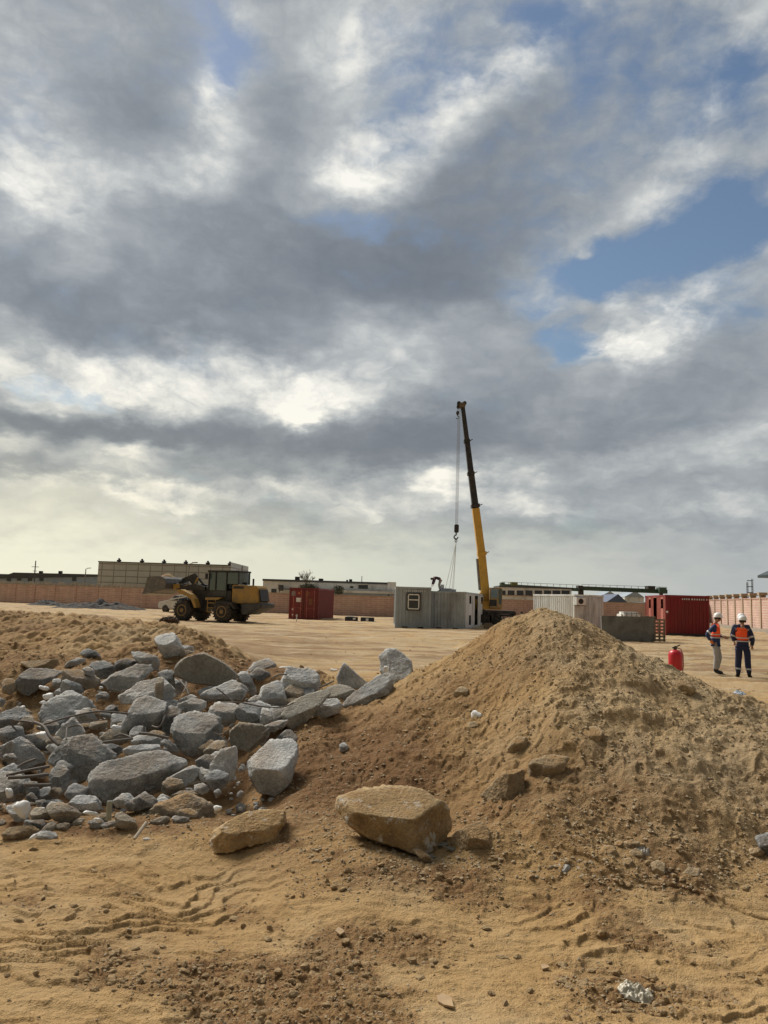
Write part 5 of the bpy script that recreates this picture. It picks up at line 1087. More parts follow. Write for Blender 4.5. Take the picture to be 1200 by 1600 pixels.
# white container
rz = R(17.5); Dc = container('shipping_container', cpos(897.3, 984, 56), rz, 2.44, 6.06, 2.57, WHITEP, WHITEP, 'dirty white container with an air conditioner on its end, behind the sand heap', front='doors', frontm=GREYL)
ac = MB().box((.38, -.17, 2.08), (.78, .34, .56)).build('air_conditioner', WHITE, Dc, bevel=.02)
MB().lathe((.34, -.345, 2.08), [(.20, 0), (.20, .012)], (0, -1, 0), 20).build('fan_grille', BLACK, ac)
MB().box((.38, -.17, 1.77), (.8, .4, .04)).build('bracket', STEEL, ac)
# bright red container, right
rz = R(-8); org = Vector(cpos(1040.5, 994, 48.5)); ts = [side_t(org, rz, 2.59, x, 1.9, True) for x in (1035.5, 1032, 1025.5, 1020.3, 1016.2, 1013.4)]
Ec = container('shipping_container', org, rz, 2.62, 6.4, 2.56, REDB, REDB, 'bright red corrugated container at the right, left of the two workers', front='wave', ml=PINKP,
    holes_l=[(ts[0], ts[1], [(1.7, 2.3)]), (ts[2], ts[3], [(.9, 2.4)]), (ts[4], ts[5], [(1.7, 2.3)])])
mb = MB(); x = 1.02
for k in range(11):
    w_ = .06+.03*rs_.random(); mb.box((x, -.02, 2.32), (w_, .02, .10)); x += w_+.06+(.05 if k in (3, 9) else 0)
mb.build('number_marks', REFL, Ec); MB().lathe((.09, -.02, 1.5), [(.07, 0), (.07, .02)], (0, -1, 0), 12).build('lamp', WHITE, Ec)
MB().box((1.3, -.04, .10), (2.5, .05, .16)).build('bottom_rail', BLACK, Ec)
# concrete wall slab and pallet
q = gp(981, 1003.5, 0); s_ = Vector((q.x, q.y, hz(q.x, q.y)))
pw = (at(1022, 1000, q.y).x-at(941, 1000, q.y).x); ph_ = 38/FPX*q.y
tag(MB().box((0, 0, ph_/2), (pw, .16, ph_), 0).build('concrete_slab', CONCW, bevel=.012, loc=(s_.x, s_.y, s_.z-.02)), 'dark grey concrete slab standing upright on edge in front of the right containers', 'concrete slab')
bpy.context.scene.objects['concrete_slab'].rotation_euler = (R(-4), 0, R(-3))
T = thing('wooden_pallet', (at(1030.5, 1000, q.y+.25).x, q.y+.25, s_.z), R(-4), 'weathered wooden pallet standing on end between slab and red container', 'pallet'); pal_w = .56; mb = MB()
for k in range(7): MB().box((0, -.05, .08+k*.165), (pal_w, .03, .09)).build('board', WOOD, T)
for x in (-pal_w/2+.05, 0, pal_w/2-.05): MB().box((x, .01, .56), (.08, .09, 1.12)).build('stringer', WOOD, T)
T = thing('wooden_pallet', (at(1012, 1000, q.y+.6).x, q.y+.6, s_.z), R(6), 'darker pallet leaning behind the right end of the concrete slab', 'pallet')
for k in range(7): MB().box((0, -.05, .1+k*.18), (.8, .03, .09)).build('board', WOOD, T)
for x in (-.35, 0, .35): MB().box((x, .01, .62), (.08, .09, 1.25)).build('stringer', WOOD, T)
T = thing('water_tank', (at(982, 960, q.y+3).x, q.y+3, s_.z), 0, 'white plastic cage tank showing over the top of the concrete slab', 'tank')
zt = at(982, 955.5, q.y+3).z-s_.z; MB().box((0, 0, zt/2), (1.02, 1.0, zt-.04)).build('tank_body', WHITE, T, bevel=.12)
mb = MB()
for x in (-.52, -.26, 0, .26, .52): mb.bar((x, -.53, 0), (x, -.53, zt-.02), .025)
for z in (zt-.08, zt-.3, zt-.6): mb.bar((-.52, -.53, z), (.52, -.53, z), .025)
mb.build('cage', STEEL, T)
# little boxes on the ground near the red container
for px_, py_, lab, w_ in ((549, 971, 'dark box with a white top lying right of the dark red container', 1.0), (574, 972, 'dark box with a small white label, rightmost of the two in the yard', 1.05)):
    q = gp(px_, py_, 0); T = thing('battery_box', (q.x, q.y, hz(q.x, q.y)), 0, lab, 'box'); MB().box((0, 0, .17), (w_, .4, .32)).build('box_body', mat('navy_box', (.012, .016, .03), .5), T, bevel=.02)
    if px_ < 560: MB().box((-.05, 0, .36), (w_*.55, .38, .05)).box((.22, -.21, .2), (.2, .02, .14)).build('lid', WHITE, T)
    else: MB().box((-.02, -.21, .15), (.2, .02, .2)).build('label_plate', WHITE, T)
q = gp(464.5, 971, 0); T = thing('marker_stake', (q.x, q.y-.6, hz(q.x, q.y)), 0, 'small pale stake stuck in the ground before the dark red container', 'stake'); MB().tube([(0, 0, -.1), (.02, 0, .5)], .035, 6).build('stake', REFL, T); MB().box((0, 0, .4), (.14, .05, .10)).build('flag', REFL, T)

# ------------------------------------------------------------------ wheel loader
LY = 50.5; SCL = FPX/LY; rzL = R(-22); lc = gp(347, 982.5, 0)
LD = thing('wheel_loader', (at(347, 982, LY).x, LY, hz(at(347, 982, LY).x, LY)), rzL, 'yellow and black wheel loader with raised bucket facing left', 'wheel loader')
def lz(zx, zy): # zoomed-photo coordinates -> side profile of the loader
    return (((200+zx/4.615)-347)/SCL/math.cos(rzL), (982-(860+zy/4.615))/SCL)
def lprism(name, pts, y0, y1, m, parent=LD, bevel=0): return MB().prism([lz(*p) for p in pts], y0, y1).build(name, m, parent, bevel=bevel)
hw = .98
def wheel(x, z, y, r, w_, T, rimm, side=-1):
    t = MB(); t.lathe((x, y-w_/2, z), [(r*.55, 0), (r*.86, .0), (r*.97, w_*.14), (r, w_*.3), (r, w_*.7), (r*.97, w_*.86), (r*.86, w_), (r*.55, w_)], (0, 1, 0), 36)
    for k in range(22):
        a = k*2*math.pi/22
        for s in (-1, 1): t.box((x+math.cos(a+s*.07)*r*.99, y+s*w_*.23, z+math.sin(a+s*.07)*r*.99), (.10*r/.7, w_*.42, .09*r/.7), 0, 0, -a)
    o = t.build('wheel', RUBBER, T, smooth=True)
    MB().lathe((x, y+side*(w_/2-.03), z), [(r*.56, 0), (r*.56, .04), (r*.48, .05), (r*.40, -.06), (r*.24, -.06), (r*.2, .04), (.01, .04)], (0, side, 0), 28).build('rim', rimm, o, smooth=True)
    return o
RIM = mat('rim_tan', (.30, .19, .07), .7, 0, .2, 4, (.12, .09, .06), .5, 4)
WR = .66
for zx in (440, 748):
    x, z = lz(zx, 492); z = WR-.02
    wheel(x, z, -hw, WR, .5, LD, RIM); wheel(x, z, hw, WR, .5, LD, RIM, 1)
    MB().tube([(x, -hw, z), (x, hw, z)], .16, 10).build('axle', BLACK, LD)
hood = lprism('engine_hood', [(780, 302), (955, 306), (972, 322), (985, 420), (975, 432), (780, 432)], -.62, .62, YEL, bevel=.04)
mb = MB().prism([lz(*p) for p in [(790, 312), (870, 312), (870, 330), (790, 330)]], -.63, -.615).build('marking', BLACK, hood)
lprism('engine_grille', [(962, 330), (982, 332), (998, 412), (975, 420)], -.5, .5, BLACK)
lprism('counterweight', [(868, 436), (1005, 424), (1022, 435), (1018, 455), (905, 508), (875, 505)], -.85, .85, mat('counterweight', (.05, .052, .055), .6, 0, .2, 3, (.15, .12, .08), .4, 3), bevel=.04)
lprism('rear_fender', [(680, 440), (705, 424), (760, 418), (820, 430), (850, 470), (838, 472), (806, 442), (755, 430), (710, 436), (690, 452)], -1.2, -.62, BLACK)
lprism('rear_fender', [(680, 440), (705, 424), (760, 418), (820, 430), (850, 470), (838, 472), (806, 442), (755, 430), (710, 436), (690, 452)], .62, 1.2, BLACK)
lprism('rear_frame', [(600, 400), (780, 400), (880, 440), (875, 480), (640, 490), (600, 470)], -.42, .42, BLACK)
lprism('front_frame', [(470, 330), (560, 318), (600, 340), (590, 480), (520, 500), (430, 480), (440, 400)], -.38, .38, BLACK)
lprism('articulation_joint', [(560, 420), (640, 420), (640, 470), (560, 470)], -.25, .25, STEEL)
lprism('front_fender', [(388, 350), (420, 345), (500, 378), (530, 410), (552, 468), (535, 474), (505, 415), (470, 392), (400, 372)], -1.2, -.7, YEL, bevel=.01)
lprism('front_fender', [(388, 350), (420, 345), (500, 378), (530, 410), (552, 468), (535, 474), (505, 415), (470, 392), (400, 372)], .7, 1.2, YEL, bevel=.01)
# cab: floor, posts, roof, glass
cabp = [(598, 212), (828, 212), (832, 300), (776, 300), (776, 400), (610, 400), (600, 340)]
lprism('cab_base', [(600, 345), (776, 345), (776, 425), (610, 425)], -.62, .62, BLACK, bevel=.02)
lprism('cab_roof', [(592, 204), (836, 204), (836, 216), (592, 218)], -.74, .74, BLACK, bevel=.02)
mb = MB()
for a, b in (((603, 215), (600, 350)), ((655, 215), (655, 350)), ((738, 215), (738, 350)), ((828, 215), (830, 300))):
    for y in (-.64, .64):
        p, q = lz(*a), lz(*b); mb.bar((p[0], y, p[1]), (q[0], y, q[1]), .075)
mb.build('cab_pillar', BLACK, LD)
for a0, a1 in ((606, 652), (658, 735), (741, 825)):
    for y in (-.62, .62):
        zb = 345 if a1 < 740 else 298; lprism('cab_window', [(a0, 218), (a1, 218), (a1, zb), (a0, zb)], y-.01, y+.01, GLASS)
p, q = lz(603, 218), lz(600, 345); MB().box((p[0], 0, (p[1]+q[1])/2), (.02, 1.18, p[1]-q[1])).build('windscreen', GLASS, LD)
p, q = lz(828, 218), lz(828, 300); MB().box((p[0], 0, (p[1]+q[1])/2), (.02, 1.18, p[1]-q[1])).build('rear_window', GLASS, LD)
p = lz(700, 320); MB().box((p[0], 0, p[1]-.05), (.5, .5, .12)).box((p[0]+.22, 0, p[1]+.25), (.1, .48, .6)).build('seat', BLACK, LD, bevel=.03)
lprism('door', [(640, 350), (740, 350), (740, 385), (640, 385)], -.655, -.63, mat('door_dark', (.05, .055, .05), .5))
p, q = lz(588, 232), lz(600, 262); MB().box(((p[0]+q[0])/2, -.85, (p[1]+q[1])/2), (.10, .16, .34)).bar((p[0], -.85, p[1]-.1), (p[0]+.15, -.64, p[1]), .03).build('mirror', BLACK, LD)
p = lz(820, 196); MB().box((p[0], -.5, p[1]), (.2, .1, .06)).build('work_lamp', REFL, LD)
p, q = lz(888, 306), lz(888, 256); MB().tube([(p[0], .2, p[1]), (q[0], .2, q[1])], .06, 10).build('exhaust_pipe', BLACK, LD)
p = lz(838, 290); MB().lathe((p[0], .1, p[1]-.1), [(.1, 0), (.1, .14), (.05, .16)], n=12).build('air_intake', BLACK, LD)
# ladder
mb = MB()
for zy in (400, 435, 470, 498):
    p, q = lz(612, zy), lz(672, zy); mb.box(((p[0]+q[0])/2, -.78, p[1]), (q[0]-p[0], .22, .05))
for zx in (612, 672):
    p, q = lz(zx, 398), lz(zx, 500); mb.bar((p[0], -.82, p[1]), (q[0], -.82, q[1]), .05)
mb.build('ladder', YEL, LD)
lprism('tank_side', [(604, 398), (730, 394), (700, 412), (604, 414)], -1.0, -.55, YEL)
# lifting arms, bell crank, cylinders
arm = [(300, 318), (322, 300), (410, 318), (480, 300), (560, 322), (560, 348), (500, 345), (400, 352), (330, 345)]
for y in (-.5, .38): lprism('lift_arm', arm, y, y+.12, BLACK)
lprism('bell_crank', [(400, 262), (440, 230), (452, 240), (462, 300), (480, 345), (466, 350), (440, 318), (405, 285)], -.09, .09, BLACK)
a, b = lz(445, 238), lz(520, 312); MB().tube([(a[0], 0, a[1]), (b[0], 0, b[1])], .075, 10).build('tilt_cylinder', BLACK, LD)
a, b = lz(405, 272), lz(318, 298); MB().bar((a[0], 0, a[1]), (b[0], 0, b[1]), .14, .16).build('bucket_link', BLACK, LD)
a, b = lz(340, 275), lz(445, 232); MB().bar((a[0], 0, a[1]), (b[0], 0, b[1]), .16, .13).build('bucket_link', BLACK, LD)
for y in (-.3, .3): a, b = lz(420, 330), lz(530, 425); MB().tube([(a[0], y, a[1]), (b[0], y, b[1])], .06, 8).build('lift_cylinder', STEEL, LD)
a, b = lz(455, 262), lz(475, 300); MB().box(((a[0]+b[0])/2, -.15, (a[1]+b[1])/2), (.12, .06, .5), 0, 0, .5).build('hose_guard', YEL, LD)
for y in (-.55, .35): lprism('bucket_pin', [(308, 310), (358, 305), (362, 335), (312, 348)], y, y+.2, YEL)
# bucket: curved shell open to the front, side plates, teeth
bw = 1.25; BK = mat('bucket_steel', (.13, .125, .12), .55, .2, .3, 3, (.22, .18, .13), .6, 3)
prof = [(152, 266), (200, 258), (262, 258), (292, 274), (306, 305), (300, 340), (278, 352), (200, 368), (118, 386)]
mb = MB(); P2 = [Vector((lz(*p)[0], 0, lz(*p)[1])) for p in prof]
for a, b in zip(P2, P2[1:]):
    d = (b-a).normalized(); n = Vector((-d.z, 0, d.x))*.022; mb.hexa([a-n+Vector((0, -bw, 0)), b-n+Vector((0, -bw, 0)), b-n+Vector((0, bw, 0)), a-n+Vector((0, bw, 0)), a+n+Vector((0, -bw, 0)), b+n+Vector((0, -bw, 0)), b+n+Vector((0, bw, 0)), a+n+Vector((0, bw, 0))])
bk = mb.build('bucket', BK, LD)
for y in (-bw-.03, bw): lprism('side_plate', [prof[0]]+prof[1:]+[(135, 330)], y, y+.03, BK, bk)
lprism('cutting_edge', [(118, 382), (180, 370), (180, 380), (112, 392)], -bw-.04, bw+.04, STEEL, bk)
q = lz(240, 256); T0 = LD.location; import mathutils
so = heap_small('bucket_soil', 0, 40, .42, .9, .22, SOIL, None, None, 9, 24); so.location = (lz(215, 262)[0], 0, lz(215, 262)[1]); so.parent = LD
for k_ in ('label', 'category'):
    if k_ in so: del so[k_]

# ------------------------------------------------------------------ white car behind the loader
CY = 74; cx_ = at(287, 953, CY).x; CR = thing('parked_car', (cx_, CY, hz(cx_, CY)-.02), R(-24), 'white off road car parked behind the raised loader bucket', 'car')
prof = [(-2.35, .42), (-2.38, .75), (-2.28, 1.02), (-1.2, 1.18), (-.55, 1.62), (.1, 1.76), (1.7, 1.74), (2.2, 1.18), (2.38, 1.02), (2.4, .45), (1.95, .38), (-1.95, .36)]
CW = mat('car_white', (.66, .66, .63), .3, 0, .05, 2, (.4, .34, .26), .4, 1.5)
body = MB(); top = {1.62, 1.76, 1.74}
L_ = [Vector((x, -.93 if z not in top else -.72, z)) for x, z in prof]; R__ = [Vector((p.x, -p.y, p.z)) for p in L_]
vl = [body.b.verts.new(p) for p in L_]; vr = [body.b.verts.new(p) for p in R__]; n = len(prof)
for k in range(n): body.b.faces.new((vl[k], vl[(k+1) % n], vr[(k+1) % n], vr[k]))
body.b.faces.new(vl[::-1]); body.b.faces.new(vr); body.build('body', CW, CR, bevel=.06, smooth=True)
for s in (-1, 1):
    for x0, x1, x2, x3 in ((-1.02, -.5, -.02, -.02), (.06, .06, .95, .95), (1.03, 1.03, 1.62, 1.98)):
        MB().hexa([(x0, s*.935, 1.16), (x3, s*.935, 1.16), (x3, s*.925, 1.16), (x0, s*.925, 1.16), (x1, s*.765, 1.60), (x2, s*.765, 1.60), (x2, s*.755, 1.60), (x1, s*.755, 1.60)]).build('side_window', WINM, CR)
    for x in (-1.45, 1.5):
        wheel(x, .36, s*.82, .37, .25, CR, STEEL, s)
    MB().box((-2.3, s*.68, .84), (.14, .36, .16)).build('headlight', mat('lamp_glass', (.5, .52, .52), .1), CR, bevel=.03)
MB().hexa([(-1.22, -.80, 1.20), (-1.20, .80, 1.20), (-1.16, .80, 1.20), (-1.18, -.80, 1.20), (-.60, -.68, 1.60), (-.60, .68, 1.60), (-.56, .68, 1.60), (-.56, -.68, 1.60)]).build('windscreen', WINM, CR)
MB().box((-2.385, 0, .86), (.04, .8, .2)).build('grille', BLACK, CR); MB().box((-2.36, 0, .5), (.12, 1.6, .18)).build('bumper', CW, CR, bevel=.04)

# ------------------------------------------------------------------ mobile crane
KY = 62.0
def zk(zx, zy, Y=KY): return at(640+zx/4.706, 610+zy/4.706, Y)
kb = at(772, 976, KY); KR = thing('mobile_crane', (kb.x, KY, 0), 0, 'mobile crane with a yellow and black telescopic boom raised high', 'crane')
ko = Vector((kb.x, KY, 0)); q3 = lambda zx, zy, Y=KY: zk(zx, zy, Y)-ko
z3 = lambda zx, zy, Y=KY: at(600+zx/5, 860+zy/5, Y)-ko
def bsec(a, b, wa, wb, m, name='boom_section'):
    A, B = q3(*a), q3(*b); k = KY/FPX/4.706; return MB().bar(A, B, wa*k, wa*k*1.15, (0, 1, 0), wb*k, wb*k*1.15).build(name, m, KR, bevel=.03)
bsec((556, 1500), (529, 1210), 60, 54, YEL2); bsec((529, 1210), (485, 868), 54, 52, YEL2)
bsec((484, 866), (452, 612), 47, 43, BLACK); bsec((451, 610), (422, 372), 41, 37, BLACK); bsec((421, 370), (391, 130), 34, 30, BLACK)
for c_, w_, m_ in (((483, 850), 62, BLACK), ((451, 612), 52, BLACK), ((421, 374), 45, BLACK), ((531, 1200), 66, YEL2)):
    A = q3(c_[0]+1, c_[1]+12); B = q3(c_[0]-2, c_[1]-12); k = KY/FPX/4.706; cl_ = MB().bar(A, B, w_*k, w_*k*1.15, (0, 1, 0)).build('boom_collar', m_, KR, bevel=.02)
    Bq = q3(c_[0]+w_*.5, c_[1]-4); MB().bar(Bq, Bq+Vector((.22, 0, .12)), .1, .06).build('lug', BLACK, cl_)
A, B = q3(522, 1230), q3(535, 1470); MB().tube([A+Vector((-.25, 0, -.1)), B+Vector((-.18, 0, 0))], .13, 12).build('luffing_cylinder', STEEL, KR)
A = q3(386, 112); hd = MB().box(A, (.5, .5, .42), 0, 0, .1).build('boom_head', mat('head_metal', (.12, .09, .06), .6), KR, bevel=.03)
for dx, dz in ((-.28, .18), (.2, .2), (-.3, -.1)): MB().lathe(A+Vector((dx, -.14, dz)), [(.16, 0), (.16, .28)], (0, 1, 0), 14).build('sheave', BLACK, hd)
# small auxiliary hook
A = q3(353, 150); MB().tube([q3(357, 118), A], .02, 5).build('auxiliary_rope', BLACK, KR)
ah = MB().lathe(A-Vector((0, 0, .42)), [(.03, .42), (.12, .36), (.13, .2), (.06, .05), (.03, 0)], n=12); hk = [A+Vector((.11*math.sin(a), 0, -.56+.11*math.cos(a))) for a in np.linspace(0, 4.4, 12)]; ah.tube(hk, .03, 6); ah.build('auxiliary_hook', BLACK, KR)
for i, dx in enumerate((-9, -3, 3, 9)):
    MB().tube([q3(364+dx*1.0, 130), q3(345+dx, 990)], .012, 4).build('hoist_rope', mat('rope', (.30, .30, .31), .5, .3), KR)
A, B = q3(346, 986), q3(344, 1046); hb = MB().bar(A, B, .36, .30, (0, 1, 0)).build('hook_block', BLACK, KR, bevel=.05)
hk = [q3(343, 1046), q3(342, 1062)]+[q3(341-14*math.sin(a), 1078-14*math.cos(a)) for a in np.linspace(0, 4.7, 14)]; MB().tube(hk, .055, 8).build('hook', BLACK, hb)
MB().tube([q3(341+7*math.sin(a), 1106-11*math.cos(a)) for a in np.linspace(0, 6.28, 14)], .035, 6).build('shackle', BLACK, hb)
for i, (zx, zy, Y_) in enumerate(((262, 1428, 52.2), (292, 1442, 52.6), (313, 1455, 51.6), (322, 1452, 56))):
    e_ = zk(zx, zy, Y_)-ko; e_.z = 2.55
    MB().tube([q3(342, 1115), e_.lerp(q3(342, 1115), .5)+Vector((0, 0, -.05)), e_], .018, 4).build('sling', mat('sling_web', (.33, .31, .26), .8), KR)
# superstructure and carrier
def kbox(name, m, x0, y0, x1, y1, ya, yb, bevel=.03, parent=None):
    a, b = z3(x0, y0), z3(x1, y1); return MB().box(((a.x+b.x)/2, (ya+yb)/2, (a.z+b.z)/2), (b.x-a.x, yb-ya, a.z-b.z)).build(name, m, parent or KR, bevel=bevel)
kbox('turntable', YEL2, 735, 395, 905, 462, -.9, 1.1); kbox('boom_foot', YEL2, 745, 330, 815, 400, -.35, .35)
cb = kbox('operator_cab', mat('cab_tan', (.40, .27, .12), .6, 0, .15, 3), 812, 292, 905, 452, -1.2, -.25, .06)
kbox('cab_window', mat('pale_glass', (.20, .28, .32), .1), 820, 302, 872, 372, -1.225, -1.19, 0, cb); kbox('cab_window', GLASS, 880, 305, 900, 420, -1.225, -1.19, 0, cb)
kbox('louvre', BLACK, 808, 385, 862, 435, -1.24, -1.2, 0, cb)
kbox('counterweight', YEL2, 690, 380, 735, 462, -1.0, 1.2)
kbox('carrier_deck', BLACK, 640, 462, 1003, 498, -1.2, 1.2); kbox('chassis_rail', BLACK, 650, 498, 900, 535, -.6, .6)
kbox('outrigger_box', BLACK, 905, 500, 1000, 516, -1.25, 1.25)
kbox('rear_outrigger', BLACK, 1000, 520, 1072, 556, -1.1, 1.1); kbox('outrigger_leg', BLACK, 1050, 475, 1064, 545, -1.1, -.85); kbox('tail_frame', BLACK, 1000, 478, 1012, 540, -1.1, 1.1)
for k in range(8):
    zx = 885+k*15; a, b = z3(zx, 515), z3(zx+8, 545); MB().bar((a.x, -1.2, a.z), (b.x, -1.2, b.z), .05).build('step_strut', REFL if k % 2 else BLACK, KR)
for zx in (700, 780, 852):
    c_ = z3(zx, 545); c_.z = .55
    for s in (-1, 1): wheel(c_.x, .53, s*1.0, .55, .4, KR, BLACK, s)

# ------------------------------------------------------------------ people
def skinned(name, chains, m, parent, sub=2):
    """one continuous tapered surface grown around a jointed skeleton; chains share their first point with an earlier one"""
    me = bpy.data.meshes.new(name); b = bmesh.new(); vs = {}; rad = []
    lay = b.verts.layers.skin.verify()
    def V(p, r):
        k = tuple(round(c, 4) for c in p)
        if k not in vs:
            v = b.verts.new(p); r = r if isinstance(r, tuple) else (r, r); v[lay].radius = r; vs[k] = v; v[lay].use_root = len(vs) == 1
        return vs[k]
    for ch in chains:
        prev = None
        for p, r in ch:
            v = V(p, r)
            if prev is not None and prev is not v and not b.edges.get((prev, v)): b.edges.new((prev, v))
            prev = v
    b.to_mesh(me); b.free(); o = bpy.data.objects.new(name, me); COL.objects.link(o)
    s = o.modifiers.new('skin', 'SKIN'); s.use_smooth_shade = True; s.branch_smoothing = .3; q = o.modifiers.new('sub', 'SUBSURF'); q.levels = q.render_levels = sub
    dg = bpy.context.evaluated_depsgraph_get(); dg.update(); nm = bpy.data.meshes.new_from_object(o.evaluated_get(dg)); nm.name = name
    o.modifiers.clear(); o.data = nm; nm.materials.clear(); nm.materials.append(m)
    for p in nm.polygons: p.use_smooth = True
    o.parent = parent; return o
def lerp(a, b, t): return tuple(a[i]+(b[i]-a[i])*t for i in range(3))
def person(loc, rz, label, J, colors, helmet=True, vest=True, bands=True, group=None, glove=None, coat=0.0):
    """J: joints (x to the person's left, y back, z up; the person faces -y). Body is one surface; clothes and helmet are children"""
    T = thing('person', loc, rz, label, 'person', group)
    pel, ch, nk, hd = J['pelvis'], J['chest'], J['neck'], J['head']; upm, lowm, bootm = colors
    def hand(w_, dirv, sgn):
        d = Vector(dirv).normalized(); W_ = Vector(w_); side = d.cross(Vector((0, 1, 0.2))).normalized(); out = []
        palm = W_+d*.055; out.append([(tuple(W_), (.026, .02)), (tuple(palm), (.034, .018))])
        for k, (o_, L) in enumerate(((-.030, .060), (-.010, .070), (.010, .066), (.029, .052))):
            b0 = palm+side*o_*1.05+d*.028; b1 = b0+d*L*.55+Vector((0, -.006, 0)); b2 = b1+d*L*.4+Vector((0, -.02, 0))
            out.append([(tuple(palm), (.034, .018)), (tuple(b0), .0095), (tuple(b1), .009), (tuple(b2), .008)])
        t0 = W_+d*.03+side*(-.03*sgn)+Vector((0, -.012, 0)); t1 = t0+d*.03+side*(-.018*sgn)+Vector((0, -.012, 0)); out.append([(tuple(W_), (.026, .02)), (tuple(t0), .012), (tuple(t1), .0095)])
        return out
    hx, hy, hzz = hd; fy = J.get('face', (0, -1, 0)); f = Vector(fy).normalized()
    chains = [[(pel, (.15, .11)), (lerp(pel, ch, .5), (.14, .10)), (ch, (.17, .115)), (nk, .055), (lerp(nk, hd, .45), .052), (hd, (.082, .095)), ((hx, hy, hzz+.075), (.07, .08))]]
    nose = (hx+f.x*.105, hy+f.y*.105, hzz-.01); chains.append([(hd, (.082, .095)), (nose, .014)])
    chin = (hx+f.x*.06, hy+f.y*.06, hzz-.085); chains.append([(hd, (.082, .095)), (chin, .035)])
    for s, S in ((1, 'l'), (-1, 'r')):
        sh, el_, wr = J['sh_'+S], J['el_'+S], J['wr_'+S]
        chains.append([(ch, (.17, .115)), (sh, .062), (lerp(sh, el_, .5), .050), (el_, .042), (lerp(el_, wr, .4), .040), (wr, .027)]); chains += hand(wr, Vector(wr)-Vector(el_), s)
        hp, kn, an = J['hip_'+S], J['kn_'+S], J['an_'+S]; toe = J['toe_'+S]
        chains.append([(pel, (.15, .11)), (hp, .088), (lerp(hp, kn, .5), .078), (kn, .058), (lerp(kn, an, .35), .060), (an, .038), (toe, (.045, .03))])
    skinned('body', chains, SKIN, T)
    g = 1.0
    cl = [[(pel, (.172, .135)), (lerp(pel, ch, .5), (.165, .125)), (ch, (.195, .14)), (lerp(ch, nk, .7), .085), (lerp(ch, nk, 1.02), .066)]]
    if coat: cl.append([(pel, (.172, .135)), ((pel[0], pel[1], pel[2]-coat), (.19, .15))])
    for S in 'lr':
        sh, el_, wr = J['sh_'+S], J['el_'+S], J['wr_'+S]; cl.append([(ch, (.195, .14)), (sh, .080), (lerp(sh, el_, .5), .066), (el_, .060), (lerp(el_, wr, .5), .054), (lerp(el_, wr, .93), .046)])
    skinned('jacket', cl, upm, T)
    cl = [[((pel[0], pel[1], pel[2]+.03), (.165, .125)), (pel, (.16, .125))]]
    for S in 'lr':
        hp, kn, an = J['hip_'+S], J['kn_'+S], J['an_'+S]; cl.append([(pel, (.16, .125)), (hp, .104), (lerp(hp, kn, .5), .096), (kn, .078), (lerp(kn, an, .4), .078), (lerp(kn, an, .92), .070)])
    skinned('trousers', cl, lowm, T)
    for S in 'lr':
        kn, an, toe = J['kn_'+S], J['an_'+S], J['toe_'+S]; skinned('boot', [[(lerp(kn, an, .62), .072), (lerp(kn, an, .85), .062), (an, .058), (toe, (.055, .040)), (lerp(an, toe, 1.25), (.045, .03))]], bootm, T, 1)
    if vest:
        v = skinned('vest', [[((pel[0], pel[1], pel[2]+.09), (.186, .150)), (lerp(pel, ch, .5), (.184, .148)), (ch, (.225, .168)), (lerp(ch, nk, .45), (.205, .145)), (lerp(ch, nk, .66), (.15, .11))], [(ch, (.225, .168)), (lerp(ch, J['sh_l'], .85), .108)], [(ch, (.225, .168)), (lerp(ch, J['sh_r'], .85), .108)]], ORANGE, T)
        for t_ in (.30, .58):
            c_ = lerp(pel, ch, t_); ring = MB(); pts = [(c_[0]+.197*math.cos(a), c_[1]+.163*math.sin(a), c_[2]) for a in np.linspace(0, 6.283, 25)]
            for a, b in zip(pts, pts[1:]): ring.bar(a, b, .010, .028)
            ring.build('reflective_band', REFL, v)
    if bands:
        for S in 'lr':
            for A_, B_, t_, r in (('kn_', 'an_', .55, .080), ('sh_', 'el_', .7, .070)):
                if A_ == 'kn_' and bands == 'arms': continue
                a, b = Vector(J[A_+S]), Vector(J[B_+S]); d = (b-a).normalized(); c_ = a.lerp(b, t_); MB().lathe(c_-d*.025, [(r*.97, 0), (r, .005), (r, .045), (r*.97, .05)], d, 18).build('reflective_band', REFL, T)
    ears = MB()
    sidev = Vector((-f.y, f.x, 0))
    for s in (-1, 1): c_ = Vector(hd)+sidev*s*.082+Vector((0, 0, -.01)); ears.lathe(c_-sidev*s*.006, [(.012, 0), (.026, .006), (.02, .016)], sidev*s, 10)
    ears.build('ears', SKIN, T)
    hc = Vector(hd)+Vector((0, 0, .045))
    MB().lathe(hc-f*.012+Vector((0, 0, -.07)), [(.086, 0), (.098, .03), (.096, .07), (.07, .11)], n=18).build('hair', mat('dark_hair', (.015, .012, .01), .8), T, smooth=True)
    ey = MB()
    for s in (-1, 1): ey.lathe(Vector(hd)+f*.086+sidev*s*.032+Vector((0, 0, .012)), [(.011, 0), (.008, .006)], f, 8)
    ey.box(Vector(hd)+f*.093+Vector((0, 0, -.05)), (.04, .012, .008), math.atan2(f.y, f.x)+math.pi/2); ey.build('eyes_and_mouth', mat('dark_features', (.06, .03, .025), .6), T)
